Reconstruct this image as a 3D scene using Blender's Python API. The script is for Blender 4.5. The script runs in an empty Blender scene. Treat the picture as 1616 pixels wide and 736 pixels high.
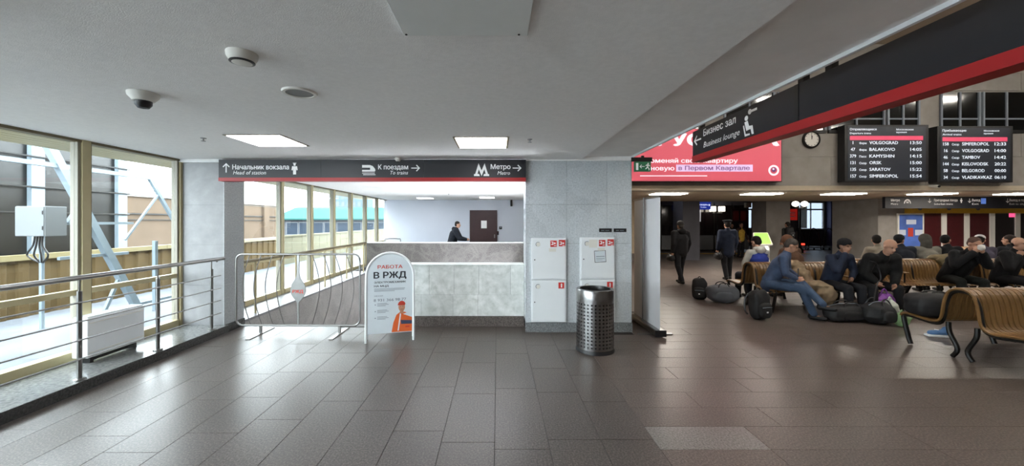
import bpy, bmesh, math, random
from mathutils import Vector, Matrix, Euler, noise
from mathutils.geometry import delaunay_2d_cdt
random.seed(7)
PI = math.pi
SC = bpy.context.scene
COL = SC.collection

# ---------------------------------------------------------------- camera, sky, exposure
F_PX, VPX, VPY, EYE = 600.0, 785.0, 350.0, 1.65
cam_data = bpy.data.cameras.new('camera')
cam = bpy.data.objects.new('camera', cam_data)
COL.objects.link(cam)
cam.location = (0, 0, EYE)
cam.rotation_euler = (PI/2, 0, 0)
cam_data.sensor_width = 36
cam_data.lens = F_PX/1616*36
cam_data.shift_x = (808-VPX)/1616
cam_data.shift_y = -(368-VPY)/1616
cam_data.clip_start = 0.05
cam_data.clip_end = 400
SC.camera = cam
SC.view_settings.view_transform = 'Standard'
SC.view_settings.look = 'None'
SC.view_settings.gamma = 1
SC.view_settings.use_curve_mapping = False
SC.view_settings.exposure = 2.65
SKY, LAMP, LAMP_HALL, LAMP_SOFFIT = 3.4, 2.4, 30.0, 9.0

def lin(h):
    if isinstance(h, str):
        h = h.lstrip('#')
        c = [int(h[i:i+2], 16)/255 for i in (0, 2, 4)]
    else:
        c = h
    return tuple(((v/12.92) if v <= .04045 else ((v+.055)/1.055)**2.4) for v in c) + (1,)

world = bpy.data.worlds.new('overcast_sky')
SC.world = world
world.use_nodes = True
bgn = world.node_tree.nodes['Background']
bgn.inputs[0].default_value = lin('#e9eff8')
bgn.inputs[1].default_value = SKY

# ---------------------------------------------------------------- materials
def new_mat(name):
    m = bpy.data.materials.new(name)
    m.use_nodes = True
    nt = m.node_tree
    return m, nt, nt.nodes['Principled BSDF']

def N(nt, t, **kw):
    n = nt.nodes.new(t)
    for k, v in kw.items():
        setattr(n, k, v)
    return n

def plain(name, col, rough=.6, metal=0., vary=.0, scale=8., bump=0., bscale=60., spec=.5, stretch=None):
    m, nt, b = new_mat(name)
    c = lin(col)
    b.inputs['Base Color'].default_value = c
    b.inputs['Roughness'].default_value = rough
    b.inputs['Metallic'].default_value = metal
    b.inputs['Specular IOR Level'].default_value = spec
    co = N(nt, 'ShaderNodeTexCoord')
    src = co.outputs['Object']
    if stretch:
        mp = N(nt, 'ShaderNodeMapping')
        mp.inputs['Scale'].default_value = stretch
        nt.links.new(src, mp.inputs[0])
        src = mp.outputs[0]
    if vary:
        no = N(nt, 'ShaderNodeTexNoise')
        no.inputs['Scale'].default_value = scale
        no.inputs['Detail'].default_value = 5
        nt.links.new(src, no.inputs['Vector'])
        r = N(nt, 'ShaderNodeValToRGB')
        r.color_ramp.elements[0].position = .3
        r.color_ramp.elements[1].position = .7
        r.color_ramp.elements[0].color = tuple(v*(1-vary) for v in c[:3])+(1,)
        r.color_ramp.elements[1].color = tuple(min(1, v*(1+vary)) for v in c[:3])+(1,)
        nt.links.new(no.outputs['Fac'], r.inputs[0])
        nt.links.new(r.outputs[0], b.inputs['Base Color'])
    if bump:
        nb = N(nt, 'ShaderNodeTexNoise')
        nb.inputs['Scale'].default_value = bscale
        nb.inputs['Detail'].default_value = 4
        nt.links.new(src, nb.inputs['Vector'])
        bp = N(nt, 'ShaderNodeBump')
        bp.inputs['Strength'].default_value = bump
        bp.inputs['Distance'].default_value = .01
        nt.links.new(nb.outputs['Fac'], bp.inputs['Height'])
        nt.links.new(bp.outputs[0], b.inputs['Normal'])
    return m

def stone(name, cols, rough=.2, scale=60., vein=None, pervar=.12, cloud=.15, spec=.5, roughvar=.06, coord='Object'):
    """speckled or veined slab: cols = dark, middle, light grains; every piece gets its own tone"""
    m, nt, b = new_mat(name)
    L = nt.links.new
    co = N(nt, 'ShaderNodeNewGeometry')
    pos = co.outputs['Position']
    no = N(nt, 'ShaderNodeTexNoise')
    no.inputs['Scale'].default_value = scale
    no.inputs['Detail'].default_value = 3
    no.inputs['Roughness'].default_value = .65
    L(pos, no.inputs['Vector'])
    r = N(nt, 'ShaderNodeValToRGB')
    e = r.color_ramp.elements
    e[0].position, e[1].position = .33, .68
    e[0].color, e[1].color = lin(cols[0]), lin(cols[2])
    mid = e.new(.5)
    mid.color = lin(cols[1])
    L(no.outputs['Fac'], r.inputs[0])
    out = r.outputs[0]
    if vein:
        nv = N(nt, 'ShaderNodeTexNoise')
        nv.inputs['Scale'].default_value = vein[1]
        nv.inputs['Detail'].default_value = 7
        nv.inputs['Distortion'].default_value = 1.4
        L(pos, nv.inputs['Vector'])
        rv = N(nt, 'ShaderNodeValToRGB')
        ev = rv.color_ramp.elements
        ev[0].position, ev[0].color = .40, (0, 0, 0, 1)
        ev[1].position, ev[1].color = .60, (0, 0, 0, 1)
        w = ev.new(.5)
        w.color = (vein[2],)*3+(1,)
        L(nv.outputs['Fac'], rv.inputs[0])
        mx = N(nt, 'ShaderNodeMixRGB')
        L(rv.outputs[0], mx.inputs[0])
        L(out, mx.inputs[1])
        mx.inputs[2].default_value = lin(vein[0])
        out = mx.outputs[0]
    # soft clouds + a tone for every piece
    nc = N(nt, 'ShaderNodeTexNoise')
    nc.inputs['Scale'].default_value = 1.7
    nc.inputs['Detail'].default_value = 4
    L(pos, nc.inputs['Vector'])
    oi = N(nt, 'ShaderNodeObjectInfo')
    ad = N(nt, 'ShaderNodeMath', operation='ADD')
    L(oi.outputs['Random'], ad.inputs[0])
    L(co.outputs['Random Per Island'], ad.inputs[1])
    fr = N(nt, 'ShaderNodeMath', operation='FRACT')
    L(ad.outputs[0], fr.inputs[0])
    mr = N(nt, 'ShaderNodeMapRange')
    mr.inputs['To Min'].default_value = 1-pervar
    mr.inputs['To Max'].default_value = 1+pervar
    L(fr.outputs[0], mr.inputs[0])
    m2 = N(nt, 'ShaderNodeMapRange')
    m2.inputs['From Min'].default_value = .3
    m2.inputs['From Max'].default_value = .7
    m2.inputs['To Min'].default_value = 1-cloud
    m2.inputs['To Max'].default_value = 1+cloud
    L(nc.outputs['Fac'], m2.inputs[0])
    ml = N(nt, 'ShaderNodeMath', operation='MULTIPLY')
    L(mr.outputs[0], ml.inputs[0])
    L(m2.outputs[0], ml.inputs[1])
    vm = N(nt, 'ShaderNodeVectorMath', operation='SCALE')
    L(out, vm.inputs[0])
    L(ml.outputs[0], vm.inputs['Scale'])
    L(vm.outputs[0], b.inputs['Base Color'])
    b.inputs['Specular IOR Level'].default_value = spec
    rr = N(nt, 'ShaderNodeMapRange')
    rr.inputs['To Min'].default_value = rough-roughvar
    rr.inputs['To Max'].default_value = rough+roughvar
    L(nc.outputs['Fac'], rr.inputs[0])
    L(rr.outputs[0], b.inputs['Roughness'])
    return m

def emit(name, col, strength):
    m, nt, b = new_mat(name)
    b.inputs['Base Color'].default_value = lin(col)
    b.inputs['Emission Color'].default_value = lin(col)
    b.inputs['Emission Strength'].default_value = strength
    b.inputs['Roughness'].default_value = .4
    return m

def glass(name, tint='#f4f8f6', ior=1.45, rough=.0):
    m, nt, b = new_mat(name)
    nt.nodes.remove(b)
    t = N(nt, 'ShaderNodeBsdfTransparent')
    t.inputs[0].default_value = lin(tint)
    g = N(nt, 'ShaderNodeBsdfGlossy')
    g.inputs['Roughness'].default_value = rough
    lw = N(nt, 'ShaderNodeLayerWeight')
    pw = N(nt, 'ShaderNodeMath', operation='POWER')
    pw.inputs[1].default_value = 4.
    f = N(nt, 'ShaderNodeMath', operation='MULTIPLY_ADD')
    f.inputs[1].default_value = .35
    f.inputs[2].default_value = .03
    nt.links.new(lw.outputs['Facing'], pw.inputs[0])
    nt.links.new(pw.outputs[0], f.inputs[0])
    x = N(nt, 'ShaderNodeMixShader')
    nt.links.new(f.outputs[0], x.inputs[0])
    nt.links.new(t.outputs[0], x.inputs[1])
    nt.links.new(g.outputs[0], x.inputs[2])
    nt.links.new(x.outputs[0], nt.nodes['Material Output'].inputs[0])
    return m

def wood(name, c0, c1, rough=.3):
    m, nt, b = new_mat(name)
    co = N(nt, 'ShaderNodeTexCoord')
    mp = N(nt, 'ShaderNodeMapping')
    mp.inputs['Scale'].default_value = (40, 3, 3)
    oi = N(nt, 'ShaderNodeObjectInfo')
    no = N(nt, 'ShaderNodeTexNoise', noise_dimensions='4D')
    no.inputs['Scale'].default_value = 2.5
    no.inputs['Detail'].default_value = 5
    r = N(nt, 'ShaderNodeValToRGB')
    r.color_ramp.elements[0].color = lin(c0)
    r.color_ramp.elements[1].color = lin(c1)
    r.color_ramp.elements[0].position = .3
    r.color_ramp.elements[1].position = .7
    L = nt.links.new
    L(co.outputs['Object'], mp.inputs[0])
    L(mp.outputs[0], no.inputs['Vector'])
    L(oi.outputs['Random'], no.inputs['W'])
    L(no.outputs['Fac'], r.inputs[0])
    L(r.outputs[0], b.inputs['Base Color'])
    b.inputs['Roughness'].default_value = rough
    return m

M = {}
M['ceiling'] = plain('ceiling_plaster', '#f4f3f1', .95, vary=.03, scale=30, bump=.25, bscale=160)
M['beam'] = plain('beam_plaster', '#eae7e3', .9, vary=.04, scale=5, bump=.15, bscale=120)
M['hatch'] = plain('hatch_paint', '#e6e9e6', .7, vary=.02)
M['far_wall'] = plain('painted_wall', '#cbd1dd', .8, vary=.02, scale=1.5)
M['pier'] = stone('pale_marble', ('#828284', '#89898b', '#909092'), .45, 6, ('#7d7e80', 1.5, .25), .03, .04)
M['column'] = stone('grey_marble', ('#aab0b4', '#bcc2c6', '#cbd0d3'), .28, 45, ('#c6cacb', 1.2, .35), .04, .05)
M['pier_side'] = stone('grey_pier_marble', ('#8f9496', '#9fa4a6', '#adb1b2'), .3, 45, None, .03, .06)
M['parapet'] = stone('green_white_marble', ('#cfd3ce', '#e4e7e4', '#f1f3f1'), .3, 9, ('#bfc5c0', 1.6, .35), .06, .07)
M['granite'] = stone('warm_granite', ('#45423f', '#56524f', '#67635f'), .55, 30, ('#726e6a', 1.6, .5), .05, .12)
M['stairwall'] = stone('dark_stair_granite', ('#85827f', '#9a9794', '#aca9a6'), .35, 40, ('#bbb8b5', 1.3, .35), .05, .12)
M['skirt'] = stone('brown_skirting_granite', ('#4a4340', '#625a56', '#7d7570'), .3, 60, None, .08, .08)
M['skirt_grey'] = stone('grey_skirting_granite', ('#5c5f60', '#75787a', '#96999a'), .3, 60, None, .06, .06)
M['floor'] = stone('floor_granite', ('#3a332f', '#534b46', '#766c66'), .34, 75, None, .06, .10, .55, .05)
M['floor_red'] = stone('floor_red_granite', ('#3f3733', '#5b514b', '#7b706a'), .36, 75, None, .05, .09, .5, .05)
M['floor_light'] = stone('floor_light_granite', ('#54524f', '#74716d', '#969390'), .3, 75, None, .03, .06, .5, .05)
M['grout'] = plain('grout', '#2d2927', .8)
M['kerb'] = stone('dark_kerb_stone', ('#2b2b2a', '#3b3b3a', '#4c4c4a'), .25, 50, None, .05, .05)
M['ledge'] = stone('grey_ledge_stone', ('#5d5f5e', '#727473', '#868785'), .2, 30, None, .04, .1)
M['frame'] = plain('cream_metal', '#b5a984', .45, vary=.04)
M['parapet_cream'] = plain('terrace_cream', '#6a6757', .9, vary=.05, spec=.05)
M['frame_dark'] = plain('brown_metal', '#6f6448', .5)
M['glass'] = glass('window_glass')
M['tint_glass'] = glass('tinted_glass', '#7f8488')
M['strip'] = plain('grey_gasket', '#8b8678', .5)
M['dark_glass'] = plain('dark_gallery_glass', '#0d0f10', .08, spec=.6)
M['steel'] = plain('brushed_steel', '#8f8f8e', .32, 1., vary=.06, scale=14)
M['chrome'] = plain('satin_steel', '#9b9a98', .3, 1.)
M['binsteel'] = plain('bin_steel', '#8f8f8f', .27, 1., vary=.12, scale=9, stretch=(6, 6, .6))
M['bindark'] = plain('bin_inside', '#161616', .7, .0)
M['white'] = plain('white_enamel', '#e4e8ea', .35, vary=.01)
M['offwhite'] = plain('white_plastic', '#dcdad2', .5)
M['black'] = plain('black_plastic', '#141416', .45)
M['blackmetal'] = plain('black_metal', '#191816', .4, .3)
M['signdark'] = plain('sign_charcoal', '#17181e', .45)
M['signred'] = plain('sign_red', '#a3181b', .45)
M['ink'] = plain('white_lettering', '#f2f2f2', .6)
M['inkdark'] = plain('dark_lettering', '#23262e', .6)
M['inkgrey'] = plain('grey_lettering', '#7e8690', .6)
M['inkred'] = plain('red_lettering', '#cc4a3c', .6)
M['lamp'] = emit('lamp_diffuser', '#fbfcff', LAMP)
M['lamp_soffit'] = emit('soffit_lamp_diffuser', '#fff6ea', LAMP_SOFFIT)
M['lamp_hall'] = emit('hall_lamp_diffuser', '#fff8ee', LAMP_HALL)
M['concrete'] = plain('beige_wall_stone', '#8b8680', .7, vary=.12, scale=3, bump=.1, bscale=40)
M['soffit'] = plain('soffit_paint', '#b5a792', .7, vary=.04)
M['beige'] = plain('beige_wall', '#b3a48c', .7, vary=.05)
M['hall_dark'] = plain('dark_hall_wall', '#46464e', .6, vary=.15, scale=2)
M['yellow'] = plain('yellow_paint', '#c79a2c', .5, vary=.08)
M['wood'] = wood('bent_plywood', '#5f4426', '#85633a', .32)
M['tan_metal'] = plain('tan_corrugated', '#5a4a30', .8, vary=.08, scale=3, spec=.15)
M['tan_cap'] = plain('tan_cap', '#7d7250', .5)
M['terrace'] = plain('wet_concrete', '#62666c', .7, vary=.25, spec=.25, scale=1.3)
M['scaffold'] = plain('white_steel', '#76838c', .5, vary=.05)
M['black_sheet'] = plain('black_sheeting', '#0d0d0c', .3, vary=.5, scale=2.2, bump=.3, bscale=5)
M['pink_plaster'] = plain('pink_plaster', '#5e5145', .95, vary=.08, scale=2, spec=.05)
M['white_plaster'] = plain('white_plaster', '#505154', .9, vary=.03, spec=.05)
M['turquoise'] = plain('turquoise_roof', '#2a4f4b', .9, vary=.08, spec=.05)
M['house_glass'] = plain('house_glass', '#2d3742', .1)
M['cabinet_grey'] = plain('cabinet_grey', '#63676a', .5)
M['bluegrey'] = plain('distant_block', '#3f4c57', .9, spec=.05)

# ---------------------------------------------------------------- mesh helpers
class MB:
    def __init__(s):
        s.v, s.f, s.m = [], [], []
        s.cur = 0
    def add(s, vs, fs):
        o = len(s.v)
        s.v += [tuple(v) for v in vs]
        s.f += [tuple(i+o for i in f) for f in fs]
        s.m += [s.cur]*len(fs)
        return s
    def box(s, x0, y0, z0, x1, y1, z1):
        vs = [(x, y, z) for z in (z0, z1) for y in (y0, y1) for x in (x0, x1)]
        return s.add(vs, [(0, 2, 3, 1), (4, 5, 7, 6), (0, 1, 5, 4), (2, 6, 7, 3), (0, 4, 6, 2), (1, 3, 7, 5)])
    def cbox(s, x0, y0, z0, x1, y1, z1, b):
        """box with chamfered vertical and horizontal edges"""
        bm = bmesh.new()
        bmesh.ops.create_cube(bm, size=1)
        for v in bm.verts:
            v.co = Vector(((x0+x1)/2+v.co.x*(x1-x0), (y0+y1)/2+v.co.y*(y1-y0), (z0+z1)/2+v.co.z*(z1-z0)))
        bmesh.ops.bevel(bm, geom=bm.edges[:], offset=b, segments=2, affect='EDGES', profile=.6)
        bm.verts.index_update()
        s.add([v.co[:] for v in bm.verts], [[v.index for v in f.verts] for f in bm.faces])
        bm.free()
        return s
    def bar(s, p0, p1, w, h, up=(0, 0, 1)):
        p0, p1 = Vector(p0), Vector(p1)
        d = (p1-p0).normalized()
        up = Vector(up)
        if abs(d.dot(up)) > .98:
            up = Vector((0, 1, 0))
        a = d.cross(up).normalized()
        c = a.cross(d).normalized()
        vs = [p+a*(w/2)*i+c*(h/2)*j for p in (p0, p1) for i, j in ((-1, -1), (1, -1), (1, 1), (-1, 1))]
        return s.add(vs, [(0, 1, 2, 3), (7, 6, 5, 4), (0, 4, 5, 1), (1, 5, 6, 2), (2, 6, 7, 3), (3, 7, 4, 0)])
    def tube(s, pts, r, n=8, cap=True, flat=None):
        """tube through pts; r a number or one per point; flat=(side vector, factor) for an oval section"""
        pts = [Vector(p) for p in pts]
        rs = r if isinstance(r, (list, tuple)) else [r]*len(pts)
        prev = None
        vs, fs = [], []
        for i, p in enumerate(pts):
            if i == 0: d = pts[1]-p
            elif i == len(pts)-1: d = p-pts[i-1]
            else: d = (pts[i+1]-p).normalized()+(p-pts[i-1]).normalized()
            d.normalize()
            if prev is None:
                if flat: a = Vector(flat[0])
                else: a = Vector((0, 0, 1)) if abs(d.z) < .9 else Vector((1, 0, 0))
            else: a = prev
            a = (a-d*a.dot(d)).normalized()
            prev = a
            c = d.cross(a)
            k = flat[1] if flat else 1
            for j in range(n):
                t = 2*PI*j/n
                vs.append(p+a*math.cos(t)*rs[i]*k+c*math.sin(t)*rs[i])
        for i in range(len(pts)-1):
            for j in range(n):
                q = (j+1) % n
                fs.append((i*n+j, i*n+q, (i+1)*n+q, (i+1)*n+j))
        if cap:
            fs.append(tuple(reversed(range(n))))
            fs.append(tuple((len(pts)-1)*n+j for j in range(n)))
        return s.add(vs, fs)
    def capsule(s, p0, p1, r0, r1, n=12, side=None, k=1.):
        p0, p1 = Vector(p0), Vector(p1)
        d = p1-p0
        if d.length < 1e-5: d = Vector((0, 0, 1e-4))
        u = d.normalized()
        pts, rs = [], []
        for t in (-.999, -.92, -.7, -.38): pts.append(p0+u*r0*t); rs.append(r0*math.sqrt(1-t*t))
        pts += [p0, p1]; rs += [r0, r1]
        for t in (.38, .7, .92, .999): pts.append(p1+u*r1*t); rs.append(r1*math.sqrt(1-t*t))
        return s.tube(pts, rs, n, True, (side, k) if side is not None else None)
    def lathe(s, prof, c=(0, 0, 0), n=24, mat=None, cap=True):
        vs, fs = [], []
        for (r, z) in prof:
            for j in range(n):
                t = 2*PI*j/n
                p = Vector((r*math.cos(t), r*math.sin(t), z))
                if mat is not None: p = mat @ p
                vs.append(p+Vector(c))
        k = len(prof)
        for i in range(k-1):
            for j in range(n):
                q = (j+1) % n
                fs.append((i*n+j, i*n+q, (i+1)*n+q, (i+1)*n+j))
        if cap and prof[0][0] > 1e-6: fs.append(tuple(reversed(range(n))))
        if cap and prof[-1][0] > 1e-6: fs.append(tuple((k-1)*n+j for j in range(n)))
        return s.add(vs, fs)
    def ell(s, c, r, mat=None, n=14, e=1., wob=0., seed=0):
        """ellipsoid; e<1 squares it up; wob roughens it"""
        def sp(v): return math.copysign(abs(v)**e, v)
        vs, fs = [], []
        k = max(6, n*2//3)
        for i in range(k+1):
            ph = -PI/2+PI*i/k
            for j in range(n):
                th = 2*PI*j/n
                p = Vector((r[0]*sp(math.cos(ph))*sp(math.cos(th)), r[1]*sp(math.cos(ph))*sp(math.sin(th)), r[2]*sp(math.sin(ph))))
                if wob:
                    q = p*(1/max(r))*2.2+Vector((seed*3.1, seed*1.7, seed))
                    p *= 1+wob*noise.noise(q)
                if mat is not None: p = mat @ p
                vs.append(p+Vector(c))
        for i in range(k):
            for j in range(n):
                q = (j+1) % n
                fs.append((i*n+j, i*n+q, (i+1)*n+q, (i+1)*n+j))
        return s.add(vs, fs)
    def prism(s, poly, t0, t1, fr):
        """outline poly (u,v) extruded from t0 to t1 in frame fr = (origin, u, v, n)"""
        o, u, v, n = [Vector(a) for a in fr]
        k = len(poly)
        vs = [o+u*a+v*b+n*t for t in (t0, t1) for a, b in poly]
        fs = [tuple(reversed(range(k))), tuple(range(k, 2*k))]
        for i in range(k):
            j = (i+1) % k
            fs.append((i, j, k+j, k+i))
        return s.add(vs, fs)
    def mesh(s, name, mats, smooth=False):
        me = bpy.data.meshes.new(name)
        me.from_pydata(s.v, [], s.f)
        for mt in (mats if isinstance(mats, (list, tuple)) else [mats]):
            me.materials.append(M[mt] if isinstance(mt, str) else mt)
        if len(set(s.m)) > 1: me.polygons.foreach_set('material_index', s.m)
        bm = bmesh.new()
        bm.from_mesh(me)
        bmesh.ops.recalc_face_normals(bm, faces=bm.faces[:])
        bm.to_mesh(me)
        bm.free()
        if smooth:
            me.polygons.foreach_set('use_smooth', [True]*len(me.polygons))
            me.set_sharp_from_angle(angle=.7)
        return me
    def build(s, name, mats, parent=None, smooth=False, loc=None):
        return link(name, s.mesh(name, mats, smooth), parent, loc)

def link(name, me, parent=None, loc=None):
    o = bpy.data.objects.new(name, me)
    COL.objects.link(o)
    if parent is not None: o.parent = parent
    if loc is not None: o.location = loc
    return o

def tag(o, label=None, cat=None, group=None, kind=None):
    if label: o['label'] = label
    if cat: o['category'] = cat
    if group: o['group'] = group
    if kind: o['kind'] = kind
    return o

def thing(name, label, cat, loc=(0, 0, 0), rz=0., group=None, kind=None):
    o = bpy.data.objects.new(name, None)
    o.empty_display_size = .1
    COL.objects.link(o)
    o.location = loc
    o.rotation_euler = (0, 0, rz)
    return tag(o, label, cat, group, kind)

def struct(name, mb, mats, parent=None, smooth=False, label=None):
    o = mb.build(name, mats, parent, smooth)
    if parent is None: tag(o, label, None, None, 'structure')
    return o

def struct_empty(name, loc=(0, 0, 0)):
    return thing(name, None, None, loc, 0, None, 'structure')

def copy_tree(o, parent=None):
    c = o.copy()
    COL.objects.link(c)
    c.parent = parent
    for ch in list(o.children):
        copy_tree(ch, c)
    return c

TMP = bpy.data.scenes.new('workbench')     # empty side scene in which text and soft shapes are evaluated
TVL = TMP.view_layers[0]

def at(px, py, Y):
    """the point at depth Y that a place of the photograph shows"""
    return Vector(((px-VPX)*Y/F_PX, Y, EYE-(py-VPY)*Y/F_PX))

FRONT = ((1, 0, 0), (0, 0, 1), (0, -1, 0))      # reads from the camera's side
LEFT = ((0, -1, 0), (0, 0, 1), (-1, 0, 0))      # reads from the windows' side

def fill_outline(src):
    """letter faces from letter outlines; strokes that overlap stay solid"""
    nxt = {}
    for e in src.edges:
        a, b = e.vertices
        nxt.setdefault(a, []).append(b)
        nxt.setdefault(b, []).append(a)
    seen, loops = set(), []
    for s0 in range(len(src.vertices)):
        if s0 in seen or s0 not in nxt: continue
        lp, cur, prev = [s0], nxt[s0][-1] if len(nxt[s0]) > 1 else nxt[s0][0], s0
        seen.add(s0)
        if s0+1 in nxt[s0]: cur = s0+1
        while cur != s0 and cur not in seen:
            seen.add(cur)
            lp.append(cur)
            q = [k for k in nxt[cur] if k != prev]
            if not q: break
            prev, cur = cur, q[0]
        if len(lp) > 2: loops.append([src.vertices[k].co.to_2d() for k in lp])
    def wind(pt, p):      # winding number of one outline around a point
        w = 0
        for k in range(len(p)):
            a, b = p[k-1], p[k]
            if a.y <= pt.y < b.y or b.y <= pt.y < a.y:
                if pt.x < a.x+(pt.y-a.y)*(b.x-a.x)/(b.y-a.y): w += 1 if b.y > a.y else -1
        return w
    groups = []           # outlines whose spans overlap belong to one letter
    for p in sorted(loops, key=lambda p: min(q.x for q in p)):
        x0, x1 = min(q.x for q in p), max(q.x for q in p)
        if groups and x0 < groups[-1][0]: groups[-1][1].append(p); groups[-1][0] = max(groups[-1][0], x1)
        else: groups.append([x1, [p]])
    vs, fs = [], []
    for _, ps in groups:
        pts, ed = [], []
        for p in ps:
            o = len(pts)
            pts += p
            ed += [(o+k, o+(k+1) % len(p)) for k in range(len(p))]
        cv, ce, cf = delaunay_2d_cdt(pts, ed, [], 0, 1e-5)[:3]
        o = len(vs)
        vs += [(q.x, q.y, 0) for q in cv]
        for f in cf:
            c = (cv[f[0]]+cv[f[1]]+cv[f[2]])/3
            if sum(wind(c, p) for p in ps): fs.append(tuple(o+k for k in f))
    me = bpy.data.meshes.new('letters')
    me.from_pydata(vs, [], fs)
    return me

def text(body, cap, origin, mat, parent, fr=FRONT, width=None, bold=0., shear=0., align='LEFT', depth=.0012, name='lettering'):
    cu = bpy.data.curves.new('txt', 'FONT')
    cu.body = body
    cu.size = 1.
    cu.shear = shear
    cu.resolution_u = 2
    cu.align_x = align
    cu.extrude = 0
    cu.fill_mode = 'NONE'
    t = bpy.data.objects.new('txt', cu)
    TMP.collection.objects.link(t)
    TVL.update()
    dg = TVL.depsgraph
    outl = bpy.data.meshes.new_from_object(t.evaluated_get(dg))
    me = fill_outline(outl)
    bpy.data.meshes.remove(outl)
    bpy.data.objects.remove(t)
    bpy.data.curves.remove(cu)
    xs = [v.co.x for v in me.vertices] or [0, 1]
    sy = cap/.73
    sx = width/(max(xs)-min(xs)) if width else sy
    o, u, v, n = Vector(origin), Vector(fr[0]), Vector(fr[1]), Vector(fr[2])
    x0 = min(xs) if (width and align == 'LEFT') else 0
    for q in me.vertices:
        q.co = o+u*((q.co.x-x0)*sx)+v*(q.co.y*sy)+n*depth
    if bold:      # heavier strokes: the outline laid down again a little to each side
        bm = bmesh.new()
        bm.from_mesh(me)
        base = bm.faces[:]+bm.edges[:]+bm.verts[:]
        for k, (du, dv) in enumerate(((-1, 0), (1, 0), (0, .6), (0, -.6))):
            d = bmesh.ops.duplicate(bm, geom=base)
            vs = [g for g in d['geom'] if isinstance(g, bmesh.types.BMVert)]
            bmesh.ops.translate(bm, verts=vs, vec=u*(du*bold*sx*1.6)+v*(dv*bold*sy*1.6)+n*(.00004*(k+1)))
        bm.to_mesh(me)
        bm.free()
    me.materials.clear()
    me.materials.append(M[mat] if isinstance(mat, str) else mat)
    me.name = name
    ob = link(name, me, parent)
    return ob

def flat(polys, origin, mat, parent, fr=FRONT, s=1., depth=.0012, name='emblem'):
    """flat printed or cut-out shapes lying on a face"""
    mb = MB()
    for p in polys:
        mb.prism([(a*s, b*s) for a, b in p], 0., depth, (origin,)+fr)
    return mb.build(name, mat, parent)

def disc(cx, cy, r, n=20, a0=0, a1=2*PI, ry=None):
    full = abs(a1-a0-2*PI) < 1e-6
    return [(cx+r*math.cos(a0+(a1-a0)*i/(n if full else n-1)), cy+(ry or r)*math.sin(a0+(a1-a0)*i/(n if full else n-1))) for i in range(n)]

def rect(x0, y0, x1, y1):
    return [(x0, y0), (x1, y0), (x1, y1), (x0, y1)]

def spline(pts, n=6):
    pts = [Vector(p) for p in pts]
    out = []
    for i in range(len(pts)-1):
        p0, p1, p2, p3 = pts[max(i-1, 0)], pts[i], pts[i+1], pts[min(i+2, len(pts)-1)]
        for k in range(n):
            t = k/n
            out.append(.5*((2*p1)+(p2-p0)*t+(2*p0-5*p1+4*p2-p3)*t*t+(3*p1-p0-3*p2+p3)*t**3))
    out.append(pts[-1])
    return out

def remesh(mb, name, mat, parent, voxel=.014, smooth=3):
    """one continuous surface grown over the overlapping volumes of mb"""
    me = mb.mesh('tmp', mat)
    o = bpy.data.objects.new('tmp', me)
    TMP.collection.objects.link(o)
    r = o.modifiers.new('r', 'REMESH')
    r.mode = 'VOXEL'
    r.voxel_size = voxel
    if smooth:
        q = o.modifiers.new('s', 'SMOOTH')
        q.iterations = smooth
        q.factor = .5
    TVL.update()
    dg = TVL.depsgraph
    res = bpy.data.meshes.new_from_object(o.evaluated_get(dg))
    bpy.data.objects.remove(o)
    bpy.data.meshes.remove(me)
    res.polygons.foreach_set('use_smooth', [True]*len(res.polygons))
    res.materials.clear()
    res.materials.append(M[mat] if isinstance(mat, str) else mat)
    res.name = name
    return link(name, res, parent)

# ================================================================ the setting
XW, XK, YP, YF, CZ = -4.77, -4.02, 5.70, 16.3, 2.58
XC0, XC1, YB = .43, 2.0, 6.13
YL, SOF, YH, YD, HZ = 10.4, 2.5, 15.9, 26.0, 6.5

# floor: slabs under, granite tiles on top
fb = MB()
fb.box(XW, -5, -.3, XC1, 6.1, -.006).box(XW, 12.2, -.3, XC1, YF, -.006).box(XC0, 6.1, -.3, XC1, 12.2, -.006)
fb.box(XC1, -5, -.3, 34, YD, -.006)
floor = struct('floor', fb, 'grout', label='polished brown granite slab floor of the station hall')
tiles = []      # x0, x1, y0, y1, material
rnd = random.Random(3)
for i in range(13):
    x0 = XK+i*.4
    y = -5-rnd.random()*.8
    while y < 6.1:
        ln = rnd.choice((.6, .8, .8, 1.0))
        y0, y1 = max(y, -5), min(y+ln, 6.1)
        if y1-y0 > .05: tiles.append((x0, x0+.4, y0, y1, 'floor'))
        y += ln
y, row = -5., 0
while y < YD:
    x = 1.18-rnd.random()*.9
    dy = .31
    while x < 24+max(0, (y-14)):
        ln = rnd.choice((.9, 1.2, 1.2))
        x0, x1 = max(x, 1.18), x+ln
        if y+dy > YP+.1 and y < YF: x0 = max(x0, XC1)
        if x1-x0 > .05:
            tiles.append((x0, x1, y, y+dy, 'floor_red'))
        x += ln
    y += dy
    row += 1
def seen_size(t):
    cx, cy = (t[0]+t[1])/2, (t[2]+t[3])/2
    if cy < .6: return 0
    px, py = VPX+F_PX*cx/cy, VPY+F_PX*EYE/cy
    if not (-40 < px < 1660 and py < 800): return 0
    return (t[1]-t[0])*(t[3]-t[2])/cy**3
tiles.sort(key=seen_size, reverse=True)
cache = {}
G = .0016
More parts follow.
